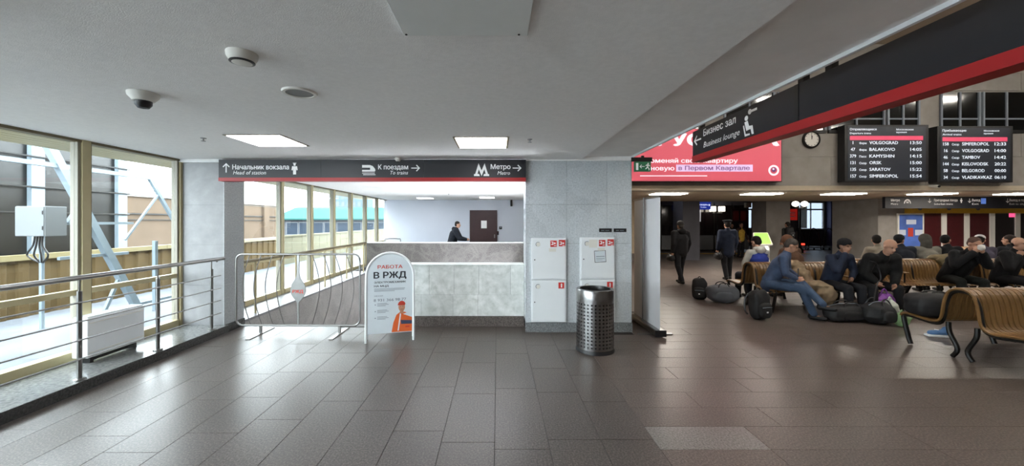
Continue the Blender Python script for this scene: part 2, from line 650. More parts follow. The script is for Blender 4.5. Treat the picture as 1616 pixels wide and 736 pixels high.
for k, (x0, x1, y0, y1, m) in enumerate(tiles[:300]):
    if abs((x0+x1)/2-1.75) < .5 and abs(y0-2.75) < .16: m = 'floor_light'
    key = (round(x1-x0, 3), round(y1-y0, 3), m)
    if key not in cache:
        hx, hy = (x1-x0)/2-G, (y1-y0)/2-G
        c = .0012
        q = MB()
        vs = [(-hx, -hy, -.006), (hx, -hy, -.006), (hx, hy, -.006), (-hx, hy, -.006),
              (-hx, -hy, -c), (hx, -hy, -c), (hx, hy, -c), (-hx, hy, -c),
              (-hx+c, -hy+c, 0), (hx-c, -hy+c, 0), (hx-c, hy-c, 0), (-hx+c, hy-c, 0)]
        fs = [(8, 9, 10, 11)]
        for a in range(4):
            b2 = (a+1) % 4
            fs += [(a, b2, 4+b2, 4+a), (4+a, 4+b2, 8+b2, 8+a)]
        q.add(vs, fs)
        me = bpy.data.meshes.new('tile')
        me.from_pydata(q.v, [], q.f)
        me.materials.append(M[m])
        cache[key] = me
    link('tile', cache[key], floor, ((x0+x1)/2, (y0+y1)/2, 0))
rest = MB()
for (x0, x1, y0, y1, m) in tiles[300:]:
    rest.cur = 0 if m == 'floor' else 1
    rest.box(x0+G, y0+G, -.006, x1-G, y1-G, 0)
tag(rest.build('tile', ['floor', 'floor_red'], floor), kind='stuff')

# ceiling of the low hall, with the raised strip and the white trim along the big hall
struct('ceiling', MB().box(XW-.06, -5, CZ, 1.256, YF, CZ+.25), 'ceiling', label='low white plaster ceiling over the entrance hall')
cs = struct('ceiling_strip', MB().box(1.256, -5, CZ+.045, XC1, YF, CZ+.25), 'beam', label='grey raised plaster strip along the hall edge')
MB().box(XC1-.012, -5, CZ+.02, XC1+.012, YP+.4, CZ+.06).build('trim', 'white', cs)
for a, b2 in ((-.46, .15),):      # access hatch
    h = thing('ceiling_hatch', 'square white access hatch panel in the low ceiling', 'hatch', (-.155, 1.57, CZ))
    MB().cbox(-.305, -.3, -.016, .305, .3, .0, .004).build('panel', 'hatch', h)
    for sx in (-.29, .26): MB().lathe([(.006, -.019), (.006, -.015)], (sx, .285, 0), 8).build('screw', 'black', h)

# walls around everything
struct('wall_far', MB().box(XW-.1, YF, -.3, 6.2, YF+.2, CZ+.3), 'far_wall', label='bluish white far wall of the corridor')
struct('wall_back', MB().box(XW-.1, -5.2, -.3, 26.2, -5, HZ), 'concrete', label='stone wall behind the viewer')
struct('wall_corridor', MB().box(XC1-.2, YB, -.3, XC1, YF, CZ+.25), 'beige', label='beige wall between corridor and big hall')
struct('wall_upper', MB().box(XC1-.25, -5, CZ+.25, XC1-.01, YL+.3, HZ), 'concrete', label='beige wall above the low ceiling edge')
struct('wall_hall_side', MB().box(26, -5, -.3, 26.2, YH, HZ), 'concrete', label='stone side wall of the big hall')
struct('ceiling_hall', MB().box(XC1-.25, -5.2, HZ, 26.2, YL+.3, HZ+.2), 'soffit', label='high ceiling of the big hall')
wl = struct('wall_lintel', MB().box(XC1, YL, SOF, 26, YL+.3, HZ), 'concrete', label='beige stone wall over the passage carrying clock and screens')
struct('ceiling_passage', MB().box(XC1, YL+.3, SOF, 26, YH, SOF+.2), 'soffit', label='low tan soffit with oblong lamps')
struct('wall_beige', MB().box(XC1, YH, 0, 6.35, YF, SOF+.2), 'beige', label='light beige wall beside the passage')
MB().box(XC1, YH-.02, 0, 6.35, YH, .32).build('baseboard', 'skirt', bpy.data.objects['wall_beige'])
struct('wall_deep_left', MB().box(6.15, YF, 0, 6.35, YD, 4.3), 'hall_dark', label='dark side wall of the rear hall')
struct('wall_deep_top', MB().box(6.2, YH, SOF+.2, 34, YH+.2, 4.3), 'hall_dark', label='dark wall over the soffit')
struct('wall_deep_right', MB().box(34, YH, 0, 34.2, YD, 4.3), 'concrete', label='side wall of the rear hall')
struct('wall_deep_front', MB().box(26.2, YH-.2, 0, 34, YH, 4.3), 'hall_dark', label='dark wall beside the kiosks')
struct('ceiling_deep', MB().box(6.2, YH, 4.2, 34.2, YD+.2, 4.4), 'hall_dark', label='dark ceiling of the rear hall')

# rear hall wall with its bright windows
WIN = [(16.3, 18.1, 1.15, 3.0), (20.6, 22.4, 1.1, 3.0), (23.5, 26.0, 1.1, 3.0)]
wd = MB()
x = 6.2
for (a, b2, z0, z1) in WIN:
    wd.box(x, YD, 0, a, YD+.25, 4.2)
    wd.box(a, YD, 0, b2, YD+.25, z0).box(a, YD, z1, b2, YD+.25, 4.2)
    x = b2
wd.box(x, YD, 0, 34, YD+.25, 4.2)
struct('wall_rear', wd, 'hall_dark', label='dark rear wall with bright windows')
M['purple'] = plain('purple_pilaster', '#4c4a6e', .6)
for i, (a, b2, z0, z1) in enumerate(WIN):
    w = struct_empty('window_%d' % (i+21), ((a+b2)/2, YD+.1, z0))
    W, Hh = b2-a, z1-z0
    fm = MB()
    for sx in (-W/2, W/2-.08): fm.box(sx, -.05, 0, sx+.08, .05, Hh)
    fm.box(-W/2, -.05, 0, W/2, .05, .08).box(-W/2, -.05, Hh-.08, W/2, .05, Hh)
    fm.build('window_frame', 'offwhite', w)
    MB().box(-W/2, -.04, Hh*.70, W/2, .04, Hh*.70+.1).build('transom', 'hall_dark', w)
    MB().box(-.03, -.03, 0, .03, .03, Hh).build('mullion', 'offwhite', w)
    for s in (-1, 1):
        for (u0, u1) in ((.08, Hh*.7), (Hh*.7+.1, Hh-.08)):
            x0, x1 = (.03, W/2-.08) if s > 0 else (-W/2+.08, -.03)
            MB().box(x0, -.005, u0, x1, .005, u1).build('pane', 'tint_glass', w)
    cm = MB()
    for k in range(9):
        cx = -W/2+.12+k*.05
        cm.tube([(cx, -.12+.03*(k % 2), .1), (cx, -.12+.03*(k % 2), Hh-.1)], .03, 6)
    cm.build('curtain', 'offwhite', w)
struct('trim_3', MB().box(22.5, YD-.35, 0, 23.4, YD, 4.2), 'purple', label='purple pilaster between the rear windows')
struct('trim_4', MB().box(18.3, YD-.15, .0, 20.4, YD, 1.0), 'concrete', label='stone panel below the rear windows')

# ---- pier by the windows and the big column, clad in marble tiles
def clad(parent, x0, x1, y, rows, mat, seed, depth=.012, widths=(.6,)):
    """marble tiles on a face that looks towards the camera; rows = list of (z0, z1)"""
    r = random.Random(seed)
    for ri, (z0, z1) in enumerate(rows):
        x = x0
        first = True
        while x < x1-.01:
            w = r.choice(widths)
            if first and ri % 2 and len(widths) > 1: w *= .6
            first = False
            xe = min(x+w, x1)
            if x1-xe < .12: xe = x1
            g = .0015
            MB().box(x+g, y-depth, z0+g, xe-g, y, z1-g).build('tile', mat, parent)
            x = xe
col = struct('wall_column', MB().box(XC0+.004, YP, 0, XC1-.004, YB, CZ+.05), 'grout', label='wide grey marble column with fire cabinets')
rows = [(.14, .735), (.735, 1.32), (1.32, 1.905), (1.905, CZ+.04)]
clad(col, XC0, XC1, YP, rows, 'column', 2, widths=(.605,))
for (z0, z1) in rows:
    MB().box(XC0-.008, YP-.012, z0+.0015, XC0+.004, YB, z1-.0015).build('tile', 'column', col)
    MB().box(XC1-.004, YP-.012, z0+.0015, XC1+.008, YB, z1-.0015).build('tile', 'column', col)
for k, (a, b2) in enumerate(((XC0-.015, .92), (.92, 1.44), (1.44, XC1+.015))):
    MB().box(a+.001, YP-.03, 0, b2-.001, YP, .139).build('baseboard', 'skirt_grey', col)

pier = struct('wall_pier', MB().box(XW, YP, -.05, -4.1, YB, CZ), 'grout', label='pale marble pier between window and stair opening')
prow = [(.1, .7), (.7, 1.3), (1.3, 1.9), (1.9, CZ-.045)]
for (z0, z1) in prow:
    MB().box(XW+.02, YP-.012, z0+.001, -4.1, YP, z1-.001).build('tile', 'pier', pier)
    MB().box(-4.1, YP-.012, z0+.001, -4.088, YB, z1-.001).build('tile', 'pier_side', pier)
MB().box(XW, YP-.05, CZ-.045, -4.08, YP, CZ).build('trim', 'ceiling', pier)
MB().box(-4.1, YP-.015, 0, -4.07, YB, .1).build('baseboard', 'kerb', pier)
struct('trim_1', MB().box(XC0, YP-.03, CZ-.02, XC1+.01, YP, CZ+.045), 'ceiling', label='plaster strip on top of the marble column')

# ---- parapets and the stairwell
pf = struct('wall_parapet_front', MB().box(-1.7, 6.0, 0, XC0, 6.28, .955), 'grout', label='low marble parapet in front of the stairs')
clad(pf, -1.7, XC0-.01, 6.0, [(.16, .5), (.5, .955)], 'parapet', 5, widths=(.39, .39, .5, .62))
clad(pf, -1.7, XC0-.01, 5.985, [(0, .16)], 'skirt', 6, widths=(.7, .5))
clad(pf, -1.71, XC0-.01, 5.995, [(.955, .975)], 'parapet', 8, depth=.03, widths=(.8, .65, .5))
MB().box(-1.71, 5.995, .955, XC0-.01, 6.29, .975).build('coping', 'parapet', pf)
pb = struct('wall_parapet_far', MB().box(-4.2, 12.2, -2.6, XC1-.25, 12.45, .96), 'granite', label='granite parapet on the far side of the stairs')
for k in range(5):
    a = -4.22+k*1.165
    MB().box(a, 12.17, .96, a+1.16, 12.48, .985).build('coping', 'parapet', pb)
sw = struct('wall_stairwell', MB().box(XW-.05, YB, -2.7, -4.1, 12.2, .02), 'stairwall', label='dark granite wall along the descending stairs')
MB().box(XC0, 6.28, -2.7, XC0+.15, 12.2, 0).build('side_slab', 'stairwall', sw)
MB().box(-1.7, 6.28, -2.7, -1.6, 9.5, 0).build('side_slab', 'stairwall', sw)
MB().box(-4.1, 6.0, -2.7, -1.7, 6.1, -.01).build('side_slab', 'stairwall', sw)
st = thing('staircase', 'granite steps going down behind the crowd barrier', 'stairs', (0, 0, 0))
for k in range(15):
    z = -.16*(k+1)
    MB().box(-4.1, 6.1+k*.32, z-.18, -1.7, 6.1+(k+1)*.32+.03, z).build('step', 'stairwall', st)
MB().box(-4.1, 10.9, -2.7, XC0, 12.2, -2.56).build('landing', 'stairwall', st)

# ---- window ledge, kerb and the glazed wall
lg = struct('trim_2', MB().box(XW-.05, -5, -.25, XK-.02, YP, .1), 'ledge', label='grey stone ledge under the windows')
MB().box(XK-.02, -5, -.006, XK, YP, .1).build('kerb', 'kerb', lg)
MB().box(XW-.05, YB, .02, -4.085, 12.2, .06).build('ledge_slab', 'pier', lg)
MB().box(XW-.05, 12.2, -.25, -4.6, YF, .06).build('ledge_slab', 'pier', lg)
bays = [round(3.03+1.333*k, 3) for k in range(-5, 11)]
for i in range(len(bays)-1):
    y0, y1 = bays[i], min(bays[i+1], YF)
    w = struct_empty('window_%d' % (i+1), (XW, y0, 0))
    d = y1-y0
    zb = .1 if y0 < 5.6 else .06
    mm = MB().box(-.075, -.045, zb, .06, .045, CZ)
    mm.build('mullion', 'frame', w)
    MB().box(-.05, .045, zb, .035, .075, CZ).build('gasket', 'frame_dark', w)
    MB().box(-.05, -.075, zb, .035, -.045, CZ).build('gasket', 'strip', w)
    MB().box(-.06, .075, zb, .06, d-.075, zb+.1).build('bottom_rail', 'frame', w)
    MB().box(-.06, .075, zb-.06, .065, d-.075, zb).build('bottom_sill', 'frame_dark', w)
    MB().box(-.04, .075, .82, .03, d-.075, .88).build('transom', 'frame', w)
    MB().box(-.06, .045, CZ-.03, .05, d-.045, CZ).build('head_rail', 'frame_dark', w)
    MB().box(-.006, .075, zb+.1, .0, d-.075, .82).build('pane', 'glass', w)
    MB().box(-.006, .075, .88, .0, d-.075, CZ-.03).build('pane', 'glass', w)

# ================================================================ outside the windows
struct('terrace', MB().box(-30, -12, -.4, XW-.06, 60, -.06), 'terrace', label='wet pale concrete terrace outside the windows')
sf = struct('soffit', MB().box(-5.95, -6, 2.66, XW-.06, 16.5, 2.9), 'frame_dark', label='cream slatted soffit outside above the windows')
for k in range(8):
    x0 = -5.95+k*.14
    MB().box(x0+.006, -6, 2.62, x0+.134, 16.5, 2.66).build('plank', 'frame', sf)
fence = thing('metal_fence', 'tan corrugated metal fence along the terrace edge', 'fence', (-8.45, 0, -.06))
for k in range(40):
    y0 = 2.0+k*.32
    q = MB()
    prof = [(0, 0), (.06, 0), (.09, -.03), (.2, -.03), (.23, 0), (.318, 0)]
    for j in range(len(prof)-1):
        (a, ax), (b2, bx) = prof[j], prof[j+1]
        q.add([(ax, y0+a, 0), (bx, y0+b2, 0), (bx, y0+b2, 1.02), (ax, y0+a, 1.02),
               (ax-.02, y0+a, 0), (bx-.02, y0+b2, 0), (bx-.02, y0+b2, 1.02), (ax-.02, y0+a, 1.02)],
              [(0, 1, 2, 3), (7, 6, 5, 4), (3, 2, 6, 7)])
    q.build('fence_panel', 'tan_metal', fence)
for k in range(5):
    MB().box(-.06, 2+k*2.56, 1.02, .05, 2+(k+1)*2.56-.01, 1.12).build('cap_rail', 'tan_cap', fence)
fence2 = thing('terrace_parapet', 'cream panelled parapet farther along the terrace', 'parapet', (-8.45, 14.85, -.06))
for k in range(24):
    MB().box(-.06, k*.8+.01, 0, 0, (k+1)*.8-.01, 1.1).build('panel', 'parapet_cream', fence2)
MB().box(-.1, 0, 1.1, .04, 19.2, 1.16).build('coping', 'parapet_cream', fence2)

# scaffolding, cabinet and black sheeting
scf = thing('scaffold_frame', 'white steel truss frame standing on the terrace', 'scaffold', (0, 0, 0))
MB().bar((-7.1, 7.5, -.06), (-7.1, 6.02, 2.85), .1, .12).build('diagonal_brace', 'scaffold', scf)
MB().bar((-7.12, 6.9, .05), (-7.12, 7.2, .68), .05, .05).build('strut', 'scaffold', scf)
MB().bar((-7.1, 5.0, 2.56), (-7.1, 7.75, 2.54), .07, .07).build('top_beam', 'scaffold', scf)
MB().bar((-7.1, 7.75, 2.54), (-7.1, 8.6, 1.3), .06, .06).build('diagonal_brace', 'scaffold', scf)
MB().bar((-7.1, 7.95, 2.2), (-7.1, 7.25, 1.3), .035, .035).build('strut', 'scaffold', scf)
MB().bar((-7.1, 8.6, 1.3), (-7.1, 9.0, -.06), .06, .06).build('diagonal_brace', 'scaffold', scf)
MB().bar((-7.1, 6.52, 2.0), (-7.1, 6.28, 1.62), .06, .06).build('strut', 'scaffold', scf)
MB().bar((-6.6, 7.33, -.06), (-6.6, 7.33, 1.28), .06, .06).build('short_post', 'scaffold', scf)
MB().bar((-7.1, 6.25, 1.62), (-7.1, 7.4, 1.62), .045, .045).build('side_rail', 'scaffold', scf)
MB().bar((-7.1, 7.2, .02), (-7.1, 9.2, .02), .05, .05).build('foot_rail', 'scaffold', scf)
MB().bar((-7.1, 6.15, 1.05), (-7.1, 7.3, 1.05), .05, .05).build('side_rail', 'scaffold', scf)
scr = thing('sheeted_scaffold', 'tall black sheeted screen with pale posts behind the fence', 'screen', (-10, 0, -.06))
for k in range(4):
    MB().box(-.03, 3.0+k*1.78, 0, .0, 3.0+(k+1)*1.78-.02, 3.7).build('black_sheet', 'black_sheet', scr)
for y in (6.5, 8.2, 10.05): MB().box(.0, y-.12, 0, .1, y+.12, 3.9).build('post', 'scaffold', scr)
for z in (1.9, 2.45, 3.1): MB().tube([(.12, 3, z), (.12, 10.2, z)], .02, 6).build('cable', 'blackmetal', scr)
bxo = thing('electrical_cabinet', 'pale grey electrical cabinet with cables mounted outside the window', 'cabinet', (-7.22, 5.9, 1.42))
MB().cbox(-.26, -.0, 0, .2, .3, .47, .008).build('body', 'cabinet_grey', bxo)
MB().box(-.25, -.012, .01, .19, 0, .46).build('door', 'cabinet_grey', bxo)
MB().box(.17, -.02, .1, .185, -.012, .16).build('handle', 'black', bxo)
MB().box(.17, -.02, .34, .185, -.012, .4).build('handle', 'black', bxo)
for k in range(4):
    MB().tube(spline([(-.1+k*.04, .12, .0), (-.11+k*.05, .1, -.15), (-.2+k*.11, .1, -.3), (-.05+k*.02, .13, -.42)]), .013, 6).build('cable', 'black', bxo)
MB().tube([(-.03, .15, -1.48), (-.03, .15, 0)], .03, 8).build('post', 'scaffold', bxo)

# houses beyond
b1 = thing('plaster_building', 'pink plastered building wall with flat roof beyond the fence', 'building', (-14, 0, 0))
MB().box(-8, 9.5, -.06, 0, 24.2, 2.62).build('wall', 'pink_plaster', b1)
MB().box(-8.05, 9.45, 2.62, .08, 24.25, 2.75).build('roof_edge', 'concrete', b1)
MB().tube([(.05, 10, 1.95), (.05, 24, 1.95)], .03, 6).build('pipe', 'blackmetal', b1)
MB().tube([(.05, 10, 1.72), (.05, 24, 1.72)], .02, 6).build('pipe', 'blackmetal', b1)
for y in (20.2, 22.6): MB().box(0, y, -.06, .15, y+.5, 2.6).build('pilaster', 'pink_plaster', b1)
b2_ = thing('turquoise_roof_building', 'long white building with turquoise metal roof and window strip', 'building', (0, 31, -.06))
MB().box(-18, 0, 0, -8.9, 8, 1.95).build('wall', 'white_plaster', b2_)
MB().add([(-18.3, -.4, 1.95), (-8.6, -.4, 1.95), (-8.6, 3.5, 3.0), (-18.3, 3.5, 3.0), (-18.3, -.4, 1.85), (-8.6, -.4, 1.85), (-8.6, 3.5, 2.85), (-18.3, 3.5, 2.85)],
         [(0, 1, 2, 3), (7, 6, 5, 4), (0, 4, 5, 1), (1, 5, 6, 2), (2, 6, 7, 3), (3, 7, 4, 0)]).build('roof', 'turquoise', b2_)
for k in range(8):
    a = -17.2+k*1.03
    wdw = MB().box(a, -.04, .62, a+.96, 0, 1.66).build('window', 'cabinet_grey', b2_)
    MB().box(a+.05, -.05, .67, a+.91, -.03, 1.61).build('pane', 'house_glass', wdw)
b3 = thing('distant_tower', 'pale blue high-rise block far behind the turquoise roof', 'building', (-26, 70, -.06))
MB().box(-5, 0, 0, 1.2, 6, 7.6).build('wall', 'bluegrey', b3)
for i in range(6):
    for j in range(3):
        MB().box(-4.7+i, -.05, 3.2+j*1.3, -4.1+i, 0, 4.1+j*1.3).build('window', 'house_glass', b3)
for k, (z, s) in enumerate(((2.9, .25), (2.6, .2), (2.75, .3))):
    q = [(-13.2+k*.6, 12+t*5, z-s*math.sin(PI*t/4)+.03*t) for t in range(5)]
    tag(MB().tube(spline(q, 4), .012, 5).build('overhead_cable', 'black'), 'thin overhead cable, %s of the three outside the windows' % ('highest', 'lowest', 'middle')[k], 'cable', 'cables strung outside')

# ================================================================ lamps
def panel_lamp(x, y, label):
    t = thing('ceiling_panel_lamp', label, 'lamp', (x, y, CZ), 0, 'square lamps of the low ceiling')
    MB().box(-.31, -.31, -.006, .31, .31, .0).build('frame', 'frame_dark', t)
    MB().box(-.285, -.285, -.012, .285, .285, -.006).build('diffuser', 'lamp', t)
for x, y, s in ((-2.62, 4.36, 'square lit ceiling lamp nearest the window pier'), (-.18, 4.47, 'square lit ceiling lamp in front of the dark metro sign'),
                (-2.7, 10.25, 'lit ceiling lamp over the stairs near the windows'), (-.3, 10.6, 'lit ceiling lamp over the stairs near the column'),
                (-2.85, 15.0, 'lit ceiling lamp before the far white wall, window side'), (-.4, 14.6, 'lit ceiling lamp before the dark far door'),
                (-2.62, 1.0, 'lit ceiling lamp over the viewer, window side'), (-2.62, -2.2, 'lit ceiling lamp behind the viewer, window side'), (-.18, -2.2, 'lit ceiling lamp behind the viewer, hall side')):
    panel_lamp(x, y, s)
for i, px in enumerate((1043, 1184, 1308, 1442, 1575)):
    p = at(px, 308, 12.0)
    t = thing('soffit_lamp', ['leftmost oblong soffit lamp, above the roll-up banner', 'second oblong soffit lamp from the marble column', 'third oblong soffit lamp from the marble column',
                              'fourth oblong soffit lamp, at the end of the black hanging sign', 'rightmost oblong soffit lamp, behind the black hanging sign'][i], 'lamp', (p.x, 11.5, SOF), 0, 'oblong lamps of the soffit')
    MB().box(-.5, -.32, -.01, .5, .32, 0).build('frame', 'white', t)
    MB().cbox(-.46, -.28, -.03, .46, .28, -.008, .01).build('diffuser', 'lamp_soffit', t)
for i, (x, y) in enumerate(((5, 1), (5, 6), (11, 1), (11, 6), (17, 1), (17, 6))):
    t = thing('hall_lamp', 'tube lamp under the high ceiling, %s row, %s' % (('camera side', 'clock side')[i % 2], ('nearest the low ceiling', 'in the middle', 'farthest from the low ceiling')[i//2]), 'lamp', (x, y, HZ), 0, 'lamps of the high hall ceiling')
    MB().box(-.9, -.12, -.08, .9, .12, 0).build('housing', 'white', t)
    for s in (-.05, .05): MB().tube([(-.85, s, -.1), (.85, s, -.1)], .02, 8).build('tube', 'lamp_hall', t)

# ================================================================ railings
rl = thing('window_railing', 'steel railing with four thin bars on the window ledge', 'railing', (-4.09, 0, .1))
for k in range(7):
    y = 5.44-.86*k
    p = MB().tube([(0, y, 0), (0, y, .87)], .021, 12).build('post', 'steel', rl, True)
    MB().lathe([(.048, 0), (.048, .012), (.024, .02)], (0, y, 0), 16).build('base_flange', 'chrome', p, True)
    MB().tube([(0, y, .86), (0, y, .985)], .008, 8).build('stem', 'chrome', p, True)
for z in (.21, .395, .575, .76):
    MB().tube([(.03, -.2, z), (.03, 5.58, z)], .008, 8).build('bar', 'steel', rl, True)
MB().tube(spline([(0, -.2, 1.0), (0, 3, 1.0), (0, 5.5, 1.0), (-.02, 5.58, .995), (-.05, 5.595, .97)], 5), .025, 12).build('handrail', 'chrome', rl, True)
r2 = thing('stair_railing', 'steel handrail on posts above the stairwell wall by the windows', 'railing', (-4.2, 0, .06))
for k in range(5):
    y = 6.6+1.33*k
    MB().tube([(0, y, 0), (0, y, .9)], .018, 10).build('post', 'frame', r2, True)
MB().tube([(0, YB+.02, .92), (0, 12.15, .92)], .026, 12).build('handrail', 'frame_dark', r2, True)

# convector radiator behind the railing
cv = thing('convector_radiator', 'white boxy convector radiator standing behind the railing', 'radiator', (-4.5, 4.1, .1))
MB().cbox(-.09, 0, .07, .08, .66, .5, .008).build('casing', 'white', cv)
MB().box(-.08, .01, .5, .07, .65, .515).build('top_grille', 'white', cv)
for k in range(2): MB().box(-.05, .06+k*.5, 0, .04, .1+k*.5, .07).build('foot', 'black', cv)
MB().box(-.02, .1, .02, .03, .5, .05).build('pipe', 'black', cv)
MB().box(.08, .015, .12, .084, .645, .13).build('seam', 'offwhite', cv)
MB().box(.08, .015, .44, .084, .645, .45).build('seam', 'offwhite', cv)

# ================================================================ long direction sign over the opening
def arrow_right(s=1.):
    return [[(-.5, -.055), (.34, -.055), (.34, .055), (-.5, .055)],
            [(.5, 0), (.12, .38), (.04, .30), (.34, 0)], [(.5, 0), (.34, 0), (.04, -.30), (.12, -.38)]]
def rot90(polys): return [[(-b, a) for a, b in p] for p in polys]
def flipx(polys): return [[(-a, b) for a, b in reversed(p)] for p in polys]
YS = YP-.13
sg = thing('direction_sign', 'long charcoal direction sign with red lower stripe over the opening', 'sign', (0, YS, 0))
sx0, sx1 = (345-VPX)*YS/F_PX, (830-VPX)*YS/F_PX
zt, zb_ = EYE+98*YS/F_PX, EYE+64*YS/F_PX
for k in range(3):
    a = sx0+(sx1-sx0)*k/3
    MB().box(a+.001, 0, zb_+.05, sx0+(sx1-sx0)*(k+1)/3-.001, .11, min(zt, CZ-.004)).build('panel', 'signdark', sg)
MB().box(sx0, -.006, zb_, sx1, .11, zb_+.05).build('stripe', 'signred', sg)
def spx(x): return (x-VPX)*YS/F_PX
def spz(y): return EYE-(y-VPY)*YS/F_PX
u = YS/F_PX
flat(rot90(arrow_right()), (spx(357), -.001, spz(265)), 'ink', sg, s=15*u, name='arrow')
text('Начальник вокзала', 7.6*u, (spx(367), -.001, spz(267.5)), 'ink', sg, width=89*u, bold=.012)
text('Head of station', 6.2*u, (spx(368), -.001, spz(275.5)), 'ink', sg, width=52*u, shear=.25)
man = [disc(0, .36, .1, 14), [(-.13, .44), (.13, .44), (.16, .52), (-.16, .52)], [(-.22, .22), (.22, .22), (.27, -.12), (.16, -.14), (.13, .05), (.13, -.5), (-.13, -.5), (-.13, .05), (-.16, -.14), (-.27, -.12)]]
flat(man, (spx(465), -.001, spz(266.5)), 'ink', sg, s=18*u, name='pictogram')
train = [[(-.5, .3), (.1, .3), (.3, .22), (.47, .02), (.5, -.1), (.45, -.2), (-.5, -.2), (-.5, -.06), (.1, -.06), (.1, .1), (-.5, .1)],
         [(-.5, -.28), (.45, -.28), (.45, -.33), (-.5, -.33)], [(-.42, -.40), (.5, -.40), (.5, -.45), (-.42, -.45)]]
flat(train, (spx(582), -.001, spz(267)), 'ink', sg, s=21*u, name='pictogram')
text('К поездам', 7.6*u, (spx(597), -.001, spz(267.5)), 'ink', sg, width=47*u, bold=.012)
text('To trains', 6.0*u, (spx(616), -.001, spz(275.5)), 'ink', sg, width=28*u, shear=.25)
flat(arrow_right(), (spx(656), -.001, spz(265.5)), 'ink', sg, s=14*u, name='arrow')
mm_ = [[(-.5, -.42), (-.12, -.42), (-.16, -.28), (-.27, -.28), (-.18, .02), (0, -.42), (.18, .02), (.27, -.28), (.16, -.28), (.12, -.42), (.5, -.42), (.5, -.30), (.42, -.28), (.2, .42), (0, -.05), (-.2, .42), (-.42, -.28), (-.5, -.30)]]
flat(mm_, (spx(760), -.001, spz(268)), 'ink', sg, s=24*u, name='emblem')
text('Метро', 7.6*u, (spx(774.5), -.001, spz(267)), 'ink', sg, width=31*u, bold=.012)
text('Metro', 6.0*u, (spx(785), -.001, spz(276)), 'ink', sg, width=20*u, shear=.25)
flat(arrow_right(), (spx(816), -.001, spz(265.5)), 'ink', sg, s=14*u, name='arrow')
dt = thing('motion_sensor', 'small white sensor on top of the long direction sign', 'sensor', (spx(629), YS-.03, CZ-.0))
MB().lathe([(.045, 0), (.05, -.02), (.03, -.05), (.0, -.055)], (0, 0, 0), 14).build('housing', 'offwhite', dt, True)
MB().lathe([(.015, -.05), (.0, -.06)], (0, 0, 0), 10).build('lens', 'black', dt, True)

# ================================================================ hanging business lounge sign, along the hall edge
XS = 2.25
bs = thing('hanging_sign', 'long charcoal hanging sign with red stripe pointing to the business lounge', 'sign', (XS, 0, 0))
z0, z1 = EYE+.303*XS, EYE+.458*XS
yf = F_PX*XS/(1093-VPX)
for (a, b_) in ((yf, 2.86), (2.86, 1.2)):
    MB().box(0, b_+.002, z0+.07, .12, a-.002, z1).build('panel', 'signdark', bs)
MB().box(-.006, 1.2, z0, .12, yf, z0+.07).build('stripe', 'signred', bs)
MB().box(-.004, 2.84, z0+.07, .0, 2.88, z1).build('joint_strip', 'black', bs)
for y in (2.86, 2.62): MB().box(.03, y-.025, z1, .08, y+.025, HZ).build('hanger', 'blackmetal', bs)
MB().box(.0, 2.55, z1+.1, .12, 2.95, z1+.13).build('bracket', 'blackmetal', bs)
MB().box(.03, yf-.12, z1, .08, yf-.07, HZ).build('hanger', 'blackmetal', bs)
flat(flipx(arrow_right()), (-.001, yf-.11, z0+.235), 'ink', bs, LEFT, s=.15, name='arrow')
text('Бизнес зал', .074, (-.001, yf-.235, z0+.25), 'ink', bs, LEFT, width=.56, bold=.012)
text('Business lounge', .062, (-.001, yf-.235, z0+.125), 'ink', bs, LEFT, width=.62, shear=.25)
seat_ic = [disc(-.12, .2, .09, 14), [(-.22, .08), (-.05, .1), (.02, -.1), (.2, -.12), (.26, -.42), (.16, -.42), (.1, -.22), (-.12, -.24)], [(-.3, -.02), (-.24, -.02), (-.16, -.34), (.06, -.36), (.06, -.42), (-.2, -.42)], disc(.06, .38, .09, 14), [(.12, .42), (.42, .42), (.42, .34), (.12, .34)]]
flat(seat_ic, (-.001, yf-.98, z0+.2), 'ink', bs, LEFT, s=.26, name='pictogram')

# ================================================================ crowd barrier
bx0, bx1, bz0, bz1, YR = spx(373)+.0, (568-VPX)*5.6/F_PX, .12, 1.17, 5.6
bx0 = (373-VPX)*5.6/F_PX
W = bx1-bx0
br = thing('crowd_barrier', 'tubular steel crowd barrier with curved bars and oval centre badge', 'barrier', (bx0, YR, 0))
def corner(cx, cz, a0): return [(cx+.09*math.cos(a0+PI/2*i/4), 0, cz+.09*math.sin(a0+PI/2*i/4)) for i in range(5)]
loop = corner(W-.09, bz1-.09, 0)+corner(.09, bz1-.09, PI/2)+corner(.09, bz0+.09, PI)+corner(W-.09, bz0+.09, 1.5*PI)
loop = loop+[loop[0], loop[1]]
MB().tube(loop, .015, 10).build('frame', 'chrome', br, True)
zc = .66
for k in range(4):
    for s in (-1, 1):
        xt = W/2+s*(.205+.168*k)
        xb = W/2+s*(.20+.165*k)
        xm = W/2+s*(.205+.168*k+.10)
        MB().tube(spline([(xt, 0, bz1), (xm-.02*s, 0, .92), (xm+.012*s, 0, zc), (xm-.03*s, 0, .38), (xb, 0, bz0)], 5), .0065, 8).build('bar', 'chrome', br, True)
dropo = MB()
prof = [(bz1, .016), (1.0, .016), (.87, .018), (.80, .045), (.74, .085), (.68, .106), (.63, .112), (.58, .10), (.53, .07), (.48, .03), (.45, .014), (.3, .012), (bz0, .012)]
prof = [(q.x, q.y) for q in spline([(a, b, 0) for a, b in prof], 3)]
poly = [(w, z) for z, w in prof]+[(-w, z) for z, w in reversed(prof)]
dropo.prism(poly, -.008, .008, ((W/2, 0, 0), (1, 0, 0), (0, 0, 1), (0, -1, 0)))
dd = dropo.build('centre_badge', 'steel', br)
text('РЖД', .045, (W/2-.077, -.0085, .60), 'inkred', dd, width=.155, bold=.03)
